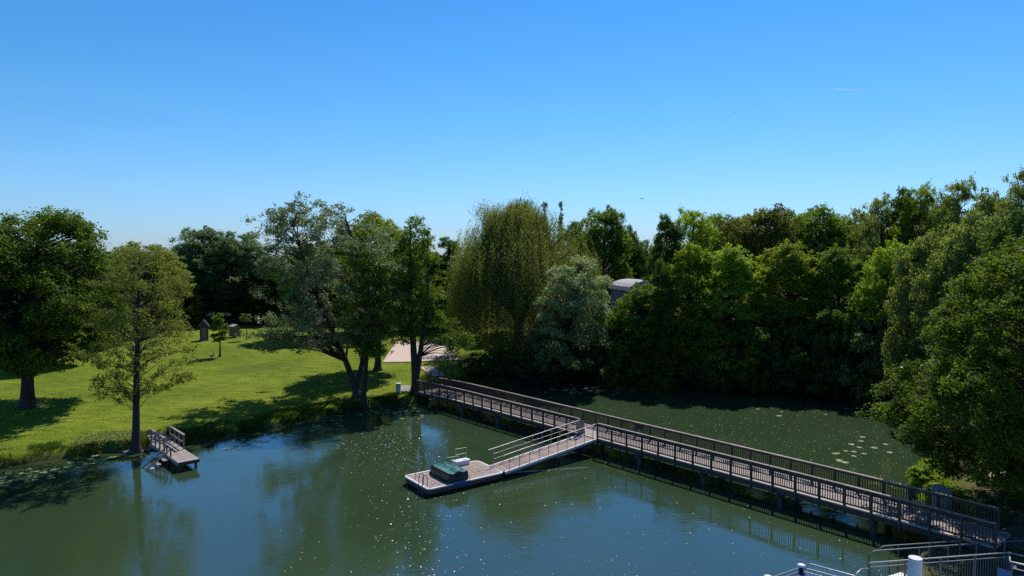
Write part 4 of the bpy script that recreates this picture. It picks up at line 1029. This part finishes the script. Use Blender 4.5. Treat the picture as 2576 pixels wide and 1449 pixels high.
# posts by the bridge foot
def post_thing(u, v, h, label, r=0.06):
    p = og(u, v); o = MB().box((0, 0, h / 2), (r * 2, r * 2, h)).box((0, 0, h + 0.015), (r * 2.3, r * 2.3, 0.03)).build('bollard', M['wood_dark']); o.location = p
    tag(o, label, 'post')
post_thing(1078, 962, 0.8, 'short dark post left of the path near the bridge')
post_thing(1084, 963, 1.1, 'taller dark post of the pair left of the path', 0.07)
post_thing(1106, 965, 0.5, 'low dark stump post beside the bridge railing')
pa, pb = og(1120, 952), og(1139, 955)
gt = empty('gate_rail', pa, 'dark two post barrier at the end of the path', 'barrier')
MB().box((0, 0, 0.6), (0.12, 0.12, 1.3)).build('post', M['wood_dark'], gt)
q = pb - pa; MB().box((q.x, q.y, 0.75), (0.16, 0.16, 1.6)).build('post', M['wood_dark'], gt)
MB().bar((0, 0, 1.2), (q.x, q.y, 1.35), 0.05, 0.07).build('bar', M['wood_dark'], gt)
post_thing(1104, 958, 1.2, 'thin post at the start of the far bridge railing', 0.05)
# bench
p = og(1168, 924); bn = empty('bench', p, 'dark wooden bench at the lawn edge left of the willow', 'bench', rz=R(160))
for k in range(3): MB().box((0, -0.17 + 0.17 * k, 0.45), (1.5, 0.15, 0.04)).build('seat_slat', M['wood_jrail'], bn)
for k in range(2): MB().box((0, 0.30 + 0.03 * k, 0.65 + 0.2 * k), (1.5, 0.04, 0.15)).build('back_slat', M['wood_dark'], bn)
for x in (-0.6, 0.6): MB().box((x, 0, 0.22), (0.08, 0.45, 0.44)).box((x, 0.33, 0.5), (0.07, 0.06, 0.8)).build('leg', M['wood_dark'], bn)
# hooded beach chair
p = og(590, 848); bc = empty('beach_chair', p, 'hooded wicker beach chair with pale roof on the far lawn', 'beach chair', rz=R(-35))
mb = MB(); vs = [(-0.65, -0.5), (0.65, -0.5), (0.65, 0.5), (-0.65, 0.5)]
mb.prism(vs, 0.15, 0.75); mb.build('base', M['wicker'], bc)
mb = MB(); P2 = [(-0.5, 0.75), (0.5, 0.75), (0.5, 1.45), (0.1, 1.85), (-0.55, 1.6)]
mb.add([(-0.65, y, z) for y, z in P2] + [(0.65, y, z) for y, z in P2], [(0, 1, 2, 3, 4), (9, 8, 7, 6, 5)] + [(i, 5 + i, 5 + (i + 1) % 5, (i + 1) % 5) for i in range(5)])
mb.build('hood', M['wicker'], bc)
mb = MB(); mb.bar((0, -0.60, 1.62), (0, 0.14, 1.92), 1.40, 0.05); mb.build('roof', M['concrete'], bc)
# beach hut with pointed roof
p = og(514, 856); hut = empty('beach_hut', p, 'narrow dark wooden hut with pointed pale edged roof on the far lawn', 'hut', rz=R(20))
MB().box((0, 0, 1.05), (1.1, 1.0, 2.1)).build('body', M['wood_dark'], hut)
mb = MB(); mb.add([(-.72, -.62, 2.05), (.72, -.62, 2.05), (0, -.62, 3.0), (-.72, .62, 2.05), (.72, .62, 2.05), (0, .62, 3.0)], [(0, 1, 2), (5, 4, 3), (0, 3, 4, 1), (1, 4, 5, 2), (2, 5, 3, 0)]); mb.build('roof', M['wood_dark'], hut)
for sg in (-1, 1): MB().bar((sg * 0.74, -0.65, 2.03), (0, -0.65, 3.03), 0.05, 0.08).build('barge_board', M['wood_rail'], hut)
MB().box((0, -0.515, 1.0), (0.7, 0.03, 1.7)).build('door', M['wicker'], hut)
MB().box((0, 0, 0.06), (1.3, 1.2, 0.14)).build('base', M['stone'], hut)
# duck/goose on the lawn
p = og(533, 903); bird = empty('goose', p, 'small pale grey goose standing on the lawn below the young tree', 'goose', rz=R(40))
def lathe(mb, pts, n=10):
    mb.tube([q[:3] for q in pts], [q[3] for q in pts], n)
mb = MB(); lathe(mb, [(-0.32, 0, 0.42, 0.01), (-0.22, 0, 0.40, 0.07), (-0.08, 0, 0.36, 0.13), (0.08, 0, 0.37, 0.13), (0.18, 0, 0.44, 0.08), (0.22, 0, 0.55, 0.045), (0.23, 0, 0.68, 0.038), (0.25, 0, 0.74, 0.05), (0.30, 0, 0.74, 0.035), (0.37, 0, 0.72, 0.012)])
mb.build('body', M['concrete'], bird)
for sg in (-1, 1): MB().tube([(0, sg * 0.06, 0.26), (0.0, sg * 0.06, 0.0)], 0.012, 5).build('leg', M['wicker'], bird)
# low stone trough on lawn behind the alder
p = og(421, 846); MBt = MB().box((0, 0, 0.2), (1.3, 0.6, 0.4)).box((0, 0, 0.43), (1.45, 0.75, 0.06)); o = MBt.build('table', M['concrete']); o.location = p
tag(o, 'small pale concrete table on the lawn seen behind the alder', 'table')

# ------------------------------------------------------------------ house glimpsed in the wood
hx = atd(1634, 720, 90)
hs = empty('house', (hx.x, 90, gz(hx.x, 90)), 'grey roofed house almost hidden in the trees right of the pale leaved tree', 'house', rz=R(12))
hz = atd(1634, 731, 90).z - hs.location.z
MB().box((0, 3.5, hz / 2), (5.6, 7, hz)).build('wall', M['concrete'], hs)
mb = MB(); seg = 8; vs = []
for i in range(seg + 1):
    a = math.pi * i / seg; vs.append((-3.1 * math.cos(a), -0.4, hz + 1.35 * math.sin(a)))
vs += [(x, 7.4, z) for x, y, z in vs]
mb.add(vs, [tuple(range(seg + 1)), tuple(range(2 * seg + 1, seg, -1))] + [(i, i + seg + 1, i + seg + 2, i + 1) for i in range(seg)] + [(0, seg, 2 * seg + 1, seg + 1)])
mb.build('roof', M['grey_roof'], hs)
for x in (-1.4, 1.4):
    wn = MB().box((x, -0.03, hz - 1.6), (1.3, 0.05, 1.3)).build('window', M['white'], hs)
    MB().box((x, -0.065, hz - 1.6), (1.1, 0.02, 1.1)).build('pane', M['window'], wn)

# ------------------------------------------------------------------ right bank, kiosk, path, fence
p = atd(2368, 1250, 35.9); kz = min(gz(p.x, 35.9), 0.8)
ki = empty('kiosk', (p.x, 35.9, kz), 'small grey box with shallow hipped roof behind the bridge rail', 'kiosk', rz=R(-12))
kh = atd(0, 1232, 35.9).z - kz
MB().box((0, 0, kh / 2), (0.72, 0.7, kh)).build('wall', M['concrete'], ki)
mb = MB(); mb.add([(-.44, -.42, kh), (.44, -.42, kh), (.44, .42, kh), (-.44, .42, kh), (0, 0, kh + 0.26)], [(3, 2, 1, 0), (0, 1, 4), (1, 2, 4), (2, 3, 4), (3, 0, 4)]); mb.build('roof', M['concrete'], ki)
MB().box((-0.05, -0.362, kh * 0.62), (0.42, 0.02, kh * 0.5)).build('door', M['cabinet'], ki)
drape('path', ((27.5, 37.0, 0), (40, 34.0, 0), (42, 41.5, 0), (29.0, 42.0, 0)), M['path_tan'], 0.03)['label'] = 'tan sandy path on the right bank'
drape('landing', ((21.8, 31.0, 0), (27, 26.0, 0), (34, 33.0, 0), (26.5, 34.6, 0)), M['soil'], 0.035)['label'] = 'sandy landing at the right end of the footbridge'
fn = empty('fence', (29.0, 36.4, gz(29.0, 36.4)), 'thin dark wooden fence beside the sandy path at the right edge', 'fence')
for k in range(5):
    MB().box((k * 1.6, -k * 0.25, 0.5), (0.09, 0.09, 1.1)).build('post', M['wood_dark'], fn)
MB().bar((0, 0, 0.95), (6.4, -1.0, 0.95), 0.05, 0.08).build('rail', M['wood_dark'], fn)

# ------------------------------------------------------------------ terrace rails in the lower right corner
def tube_thing(name, label, cat, group=None): return empty(name, (0, 0, 0), label, cat, group)
def railing(name, label, a, b, ztop, zbase, npost, r, m, bend=0.35, group='steel handrails at the water steps', mids=()):
    a = Vector(a); b = Vector(b); d = (b - a).normalized(); t = empty(name, (a.x, a.y, zbase), label, 'railing', group)
    q = Vector((a.x, a.y, zbase)); L_ = (b - a).length
    pts = [Vector((0, 0, ztop - zbase - bend)) - d * 0.03] + [Vector((0, 0, ztop - zbase - bend * 0.35)) + d * 0.02, Vector((0, 0, ztop - zbase)) + d * 0.28, Vector((0, 0, ztop - zbase)) + d * L_]
    MB().tube(pts, r, 8).build('handrail', m, t)
    for h in mids: MB().tube([Vector((0, 0, h)) + d * 0.2, Vector((0, 0, h)) + d * L_], r * 0.6, 6).build('mid_rail', m, t)
    for k in range(npost):
        c = d * (0.95 + (L_ - 1.0) * k / max(1, npost - 1)); MB().tube([c, c + Vector((0, 0, ztop - zbase))], r, 8).build('post', m, t)
    return t
a = at(2209, 1375, 1.75); b = at(2418, 1361, 1.75)
railing('handrail', 'back one of the steel handrails over the dark water steps', a, b, 1.75, 0.6, 3, 0.028, M['steel_dull'])
a = at(2186, 1387, 1.95); b = at(2600, 1358, 1.95)
railing('handrail', 'long middle steel handrail running to the right edge', a, b, 1.95, 0.7, 6, 0.030, M['steel_dull'])
TZ = 1.15
a = at(2187, 1416, 2.25); b = at(2539, 1390, 2.25); d = (b - a); L_ = d.length; d.normalize()
tf = empty('terrace_fence', (a.x, a.y, TZ), 'steel fence with thin vertical bars along the near terrace', 'fence')
MB().tube([(0, 0, 1.1), Vector((0, 0, 1.1)) + d * L_, Vector((0, 0, 1.1)) + d * L_ + Vector((1.6, -1.6, 0))], 0.026, 8).build('top_rail', M['steel'], tf)
MB().tube([(0, 0, 0.93), Vector((0, 0, 0.93)) + d * L_], 0.016, 6).build('upper_rail', M['steel'], tf)
MB().tube([(0, 0, 0.12), Vector((0, 0, 0.12)) + d * L_], 0.016, 6).build('lower_rail', M['steel_dull'], tf)
bm_ = MB().box((0, 0, 0.52), (0.014, 0.014, 0.82)).mesh('bar', [M['steel_dull']])
nbars = int(L_ / 0.115)
for k in range(1, nbars): link(bm_, 'bar', tf, loc=d * (L_ * k / nbars))
for k in range(5): MB().box(d * (L_ * k / 4) + Vector((0, 0, 0.5)), (0.06, 0.06, 1.16)).build('post', M['steel_dull'], tf)
# hoop of tube at the fence's water end
a2 = at(2150, 1452, 2.0)
hp = empty('hoop_rail', (a2.x, a2.y, 0.2), 'bent steel grab tube curving up to the left end of the bar fence', 'railing')
e2 = at(2188, 1430, 2.05) - Vector((a2.x, a2.y, 0.2)); s2_ = at(2146, 1462, 1.95) - Vector((a2.x, a2.y, 0.2))
MB().tube([Vector((s2_.x, s2_.y, -0.6)), s2_, s2_.lerp(e2, 0.25) + Vector((0, 0, 0.20)), s2_.lerp(e2, 0.5) + Vector((0, 0, 0.22)), e2], 0.024, 8).build('tube', M['steel'], hp)
# terrace slab and steps
mb = MB(); mb.prism([(a.x - 0.1, a.y - 0.1), (b.x + 12, b.y + 0.6), (b.x + 12, 14), (a.x + 0.8, 14)], -1.2, TZ); o = mb.build('terrace', M['concrete']); tag(o, 'paved terrace in shade at the lower right corner', kind='structure')
sx, sy = a.x + 2.2, a.y + 0.65
for k in range(4):
    o = MB().box((sx + 3.6 - k * 0.45, sy + 0.35, 0.9 - 0.2 * k), (7.2, 1.1, 0.16), 0.05).build('step', M['concrete']); o['kind'] = 'structure'
# blue screens
bsn = empty('blue_screen', at(2510, 1416, 1.9) - Vector((0, 0, 0.75)), 'bright blue slatted screen behind the corner rail at lower right', 'screen')
e_ = at(2548, 1426, 1.9) - at(2510, 1416, 1.9); e_.z = 0
for k in range(5): MB().bar(e_ * (k / 5), e_ * ((k + 0.94) / 5), 0.03, 1.1).build('slat', M['blue_panel'], bsn)
# corner rail bright
p0 = at(2541, 1413, 2.5); cr = empty('corner_rail', (p0.x, p0.y, TZ), 'bright steel corner railing with a round knob at the lower right edge', 'railing')
MB().tube([(0.25, 0.35, 1.36), (0, 0, 1.35), (1.3, -1.1, 1.35)], 0.035, 8).build('top_rail', M['steel'], cr)
MB().tube([(0.08, -0.06, 1.12), (1.3, -1.12, 1.12)], 0.02, 6).build('mid_rail', M['steel'], cr)
MB().tube([(0.05, -0.03, 0), (0.05, -0.03, 1.33)], 0.03, 8).build('post', M['steel_dull'], cr)
import bmesh
bm = bmesh.new(); bmesh.ops.create_uvsphere(bm, u_segments=12, v_segments=8, radius=0.055); me = bpy.data.meshes.new('knob'); bm.to_mesh(me); bm.free(); me.materials.append(M['white'])
link(me, 'knob', cr, loc=(0.1, -0.12, 1.2))
# white mooring cone
pc = at(2303, 1403, 3.0); co = empty('mooring_post', (pc.x, pc.y, 0), 'tall white conical mooring post with flat pale top at the bottom edge', 'post')
MB().tube([(0, 0, -1.5), (0, 0, 1.0), (0, 0, 2.96)], [0.34, 0.28, 0.225], 24).build('body', M['white'], co)
MB().tube([(0, 0, 2.962), (0, 0, 3.0)], [0.235, 0.225], 24).build('cap', M['trim'], co)
# pale slab end behind the bars
pw_ = at(2262, 1452, 1.6); o = MB().box((0, 0, 0), (0.9, 0.5, 0.5), R(25)).build('block', M['white']); o.location = pw_ - Vector((0, 0, 0.25)); tag(o, 'pale stone block seen through the bars left of the white post', 'block')
# square tower top with blue cover
ZT = 4.0
q0 = at(2016, 1427, ZT); q1 = at(1932, 1456, ZT); q2 = at(2130, 1457, ZT)
e1 = (q1 - q0); e2 = (q2 - q0); e1n = e1.normalized(); e2n = e2.normalized(); E1 = e1.length; E2 = 2.6
tw = empty('diving_tower', (q0.x, q0.y, 0), 'square tower top with grated edges, white round corner caps and a blue cover', 'tower')
cs = [Vector((0, 0, 0)), e1n * E1, e1n * E1 + e2n * E2, e2n * E2]
for c in cs:
    MB().tube([(c.x, c.y, -1.5), (c.x, c.y, ZT + 0.02)], 0.07, 12).build('corner_post', M['black'], tw)
    MB().tube([(c.x, c.y, ZT + 0.03), (c.x, c.y, ZT + 0.075), (c.x, c.y, ZT + 0.10)], [0.12, 0.125, 0.07], 20).build('cap', M['white'], tw)
mb = MB(); mb.add([(c.x, c.y, ZT - 0.16) for c in cs] + [(c.x, c.y, ZT - 0.18) for c in cs], [(0, 1, 2, 3), (7, 6, 5, 4), (0, 4, 5, 1), (1, 5, 6, 2), (2, 6, 7, 3), (3, 7, 4, 0)]); mb.build('cover', M['blue_tarp'], tw)
for i in range(4):
    c0, c1 = cs[i], cs[(i + 1) % 4]; dd = (c1 - c0); Lq = dd.length; dd.normalize()
    for h in (0.0, -0.12): MB().tube([c0 + dd * 0.1 + Vector((0, 0, ZT + h)), c1 - dd * 0.1 + Vector((0, 0, ZT + h))], 0.016, 6).build('edge_tube', M['steel'], tw)
    for k in range(1, int(Lq / 0.13)):
        c = c0 + dd * (Lq * k / int(Lq / 0.13)); MB().box((c.x, c.y, ZT - 0.06), (0.012, 0.012, 0.12)).build('strut', M['steel_dull'], tw)
hh0 = at(2028, 1420, ZT + 0.15) - Vector((q0.x, q0.y, 0)); 
hr = at(2150, 1449, ZT + 0.18) - Vector((q0.x, q0.y, 0)); 
MB().tube([hh0 - Vector((0, 0, 0.12)), hh0 + Vector((0.05, 0, 0)), hh0 + Vector((0.12, 0, 0.02)), hr], 0.02, 8).build('guard_tube', M['steel'], tw)

rr = [at(1276 + 205 * k / 24, 1190.5 - 15 * (k / 24) ** 0.8 + 0.5 * math.sin(k * 1.7), 0.015) for k in range(25)]
tag(MB().tube(rr, [0.022 if k < 9 else 0.008 for k in range(25)], 6).build('floating_streak', M['white']), 'thin pale rope floating on the water below the gangway', 'streak')  # thin white tube lying on the water surface
# ------------------------------------------------------------------ lily pads
def pad_mesh(seed):
    r2 = random.Random(seed); n = 14; vs = [(0, 0, 0.004)]; fs = []
    for k in range(n): a = R(18) + (2 * math.pi - R(30)) * k / (n - 1); rr = 1 + r2.uniform(-0.06, 0.06); vs.append((rr * math.cos(a), rr * math.sin(a), 0.004 + 0.012 * r2.random()))
    for k in range(1, n): fs.append((0, k, k + 1))
    v2 = [(x, y, z - 0.008) for x, y, z in vs]; f2 = [tuple(len(vs) + i for i in f[::-1]) for f in fs]
    rim = [(k, k + 1, len(vs) + k + 1, len(vs) + k)[::-1] for k in range(1, n)]
    mb = MB(); mb.add(vs + v2, fs + f2 + rim); return mb.mesh('lily_pad', [M['pad']])
PM = [pad_mesh(s) for s in range(4)]
def pads(pts, r0, r1, label, group, pale=False):
    for i, (x, y) in enumerate(pts):
        if pond_sd(x, y)[0] > -0.15: continue
        o = link(PM[i % 4], 'lily_pad', loc=(x, y, 0.012 + 0.002 * (i % 3)), rot=(0, 0, random.uniform(0, 6.28))); s = random.uniform(r0, r1); o.scale = (s, s, 1)
        if pale: o.material_slots[0].link = 'OBJECT'; o.material_slots[0].material = M['pad_pale']
        tag(o, label, 'lily pad', group)
random.seed(3)
L1 = []
for _ in range(75):
    u = random.uniform(-5, 300); v = 1212 - (u / 300) * 62 + random.gauss(0, 7) * (1 if u < 240 else .5)
    if 140 < u < 240 and random.random() < .3: v += 6
    L1.append(W(u, v))
pads(L1, 0.13, 0.24, 'green lily pad floating off the grassy bank at left', 'lily pads off the left bank')
L2 = [W(random.uniform(890, 1070), random.gauss(1038, 8)) for _ in range(60)]
pads(L2, 0.12, 0.22, 'lily pad in shade near the left foot of the bridge', 'lily pads near the left bridge foot')
L2b = [W(u := random.uniform(560, 880), 1128 - (u - 560) * 0.22 + random.gauss(0, 6)) for _ in range(40)]
pads(L2b, 0.10, 0.2, 'dark lily pad on the blue water along the shaded bank', 'lily pads along the shaded bank')
L3 = [W(random.uniform(1370, 1620), random.gauss(974, 7)) for _ in range(48)] + [W(random.uniform(1540, 1600), random.gauss(966, 3)) for _ in range(8)]
pads(L3, 0.14, 0.30, 'pale lily pad on the far water beyond the footbridge', 'lily pads beyond the footbridge', True)
L4 = [W(u, v) for u, v in ((2141,1118),(2166,1110),(2162,1126),(2128,1135),(2108,1141),(2101,1142),(2148,1148),(2112,1158),(2111,1161),(2127,1164),(2200,1127),(2238,1139),(2170,1100),(2149,1137),(2174,1142),(2228,1118))]
pads(L4, 0.16, 0.24, 'large pale lily pad on open water in front of the foreground maple', 'lily pads in front of the maple', True)
L5 = [W(random.uniform(1900, 2230), random.uniform(1020, 1048)) for _ in range(14)]
pads(L5, 0.12, 0.2, 'lily pad in the black shade under the far shore at right', 'lily pads in the black shade', True)

# floating specks
def specks(name, n, fu, size, m, label, cat, tilt=0.15, zoff=0.006):
    P = []
    while len(P) < n:
        u, v = fu(); x, y = W(u, v)
        P.append((x, y, zoff))
    P = np.array(P); sdv = pond_sd(P[:, 0], P[:, 1]); P = P[sdv < -0.2]
    if len(P) == 0: return
    nr = np.tile([0, 0, 1.0], (len(P), 1)) + rng.normal(0, tilt, (len(P), 3)); V, _ = leaf_arrays(P, nr, rng.uniform(size[0], size[1], len(P)), 0.8)
    tag(link(np_mesh(name, V, quads(len(P)), [m]), name), label, cat, kind='stuff')
specks('glitter', 900, lambda: (rng.normal(975, 75), rng.normal(1112, 36)) if rng.uniform() < 0.72 else (rng.normal(1010 + 90 * rng.uniform(), 75), rng.uniform(1150, 1455)), (0.03, 0.085), M['glint'],  # sun glitter on the ripples, modelled as small white flakes
       'white petals imitating sun glints on the water left of the raft', 'flakes')
specks('pollen', 4000, lambda: (rng.uniform(1500, 2350), 1000 + rng.beta(1.6, 2.2) * 230), (0.03, 0.075), M['fleck'], 'yellow green flecks drifting on the water beyond the footbridge', 'flecks')
specks('leaf_litter', 700, lambda: (rng.uniform(700, 2250), rng.uniform(1090, 1455)), (0.03, 0.10), M['fleck'], 'scattered floating leaf bits on the near water', 'flecks')

# ------------------------------------------------------------------ sky details
a = atd(2098, 223, 4000); b = atd(2160, 229, 4000)
mb = MB(); mb.tube([a, a.lerp(b, 0.4), a.lerp(b, 0.85), b], [1.2, 2.8, 4.4, 1.4], 6); tag(mb.build('contrail', M['contrail']), 'thin white vapour trail high in the sky at right', 'vapour trail')
def flybird(u, v, d, label, s=1.0):
    p = atd(u, v, d); e = empty('bird', p, label, 'bird', rz=0.6); e.scale = (s, s, s)
    MB().tube([(-0.25, 0, 0), (-0.1, 0, 0), (0.1, 0, 0.01), (0.25, 0, 0.03)], [0.01, 0.06, 0.06, 0.02], 7).build('body', M['black'], e)
    for sg in (-1, 1):
        mb = MB(); mb.add([(-0.08, sg * 0.04, 0), (0.10, sg * 0.04, 0), (0.02, sg * 0.35, 0.12), (-0.10, sg * 0.6, 0.04), (-0.08, sg * .04, -.012), (.10, sg * .04, -.012), (.02, sg * .35, .108), (-.10, sg * .6, .036)], [(0, 1, 2, 3), (7, 6, 5, 4), (0, 4, 5, 1), (1, 5, 6, 2), (2, 6, 7, 3), (3, 7, 4, 0)]); mb.build('wing', M['black'], e)
flybird(1616, 500, 120, 'tiny dark bird flying just above the trees right of centre')
flybird(1847, 283, 160, 'tiny bird high in the clear blue sky', 0.7)
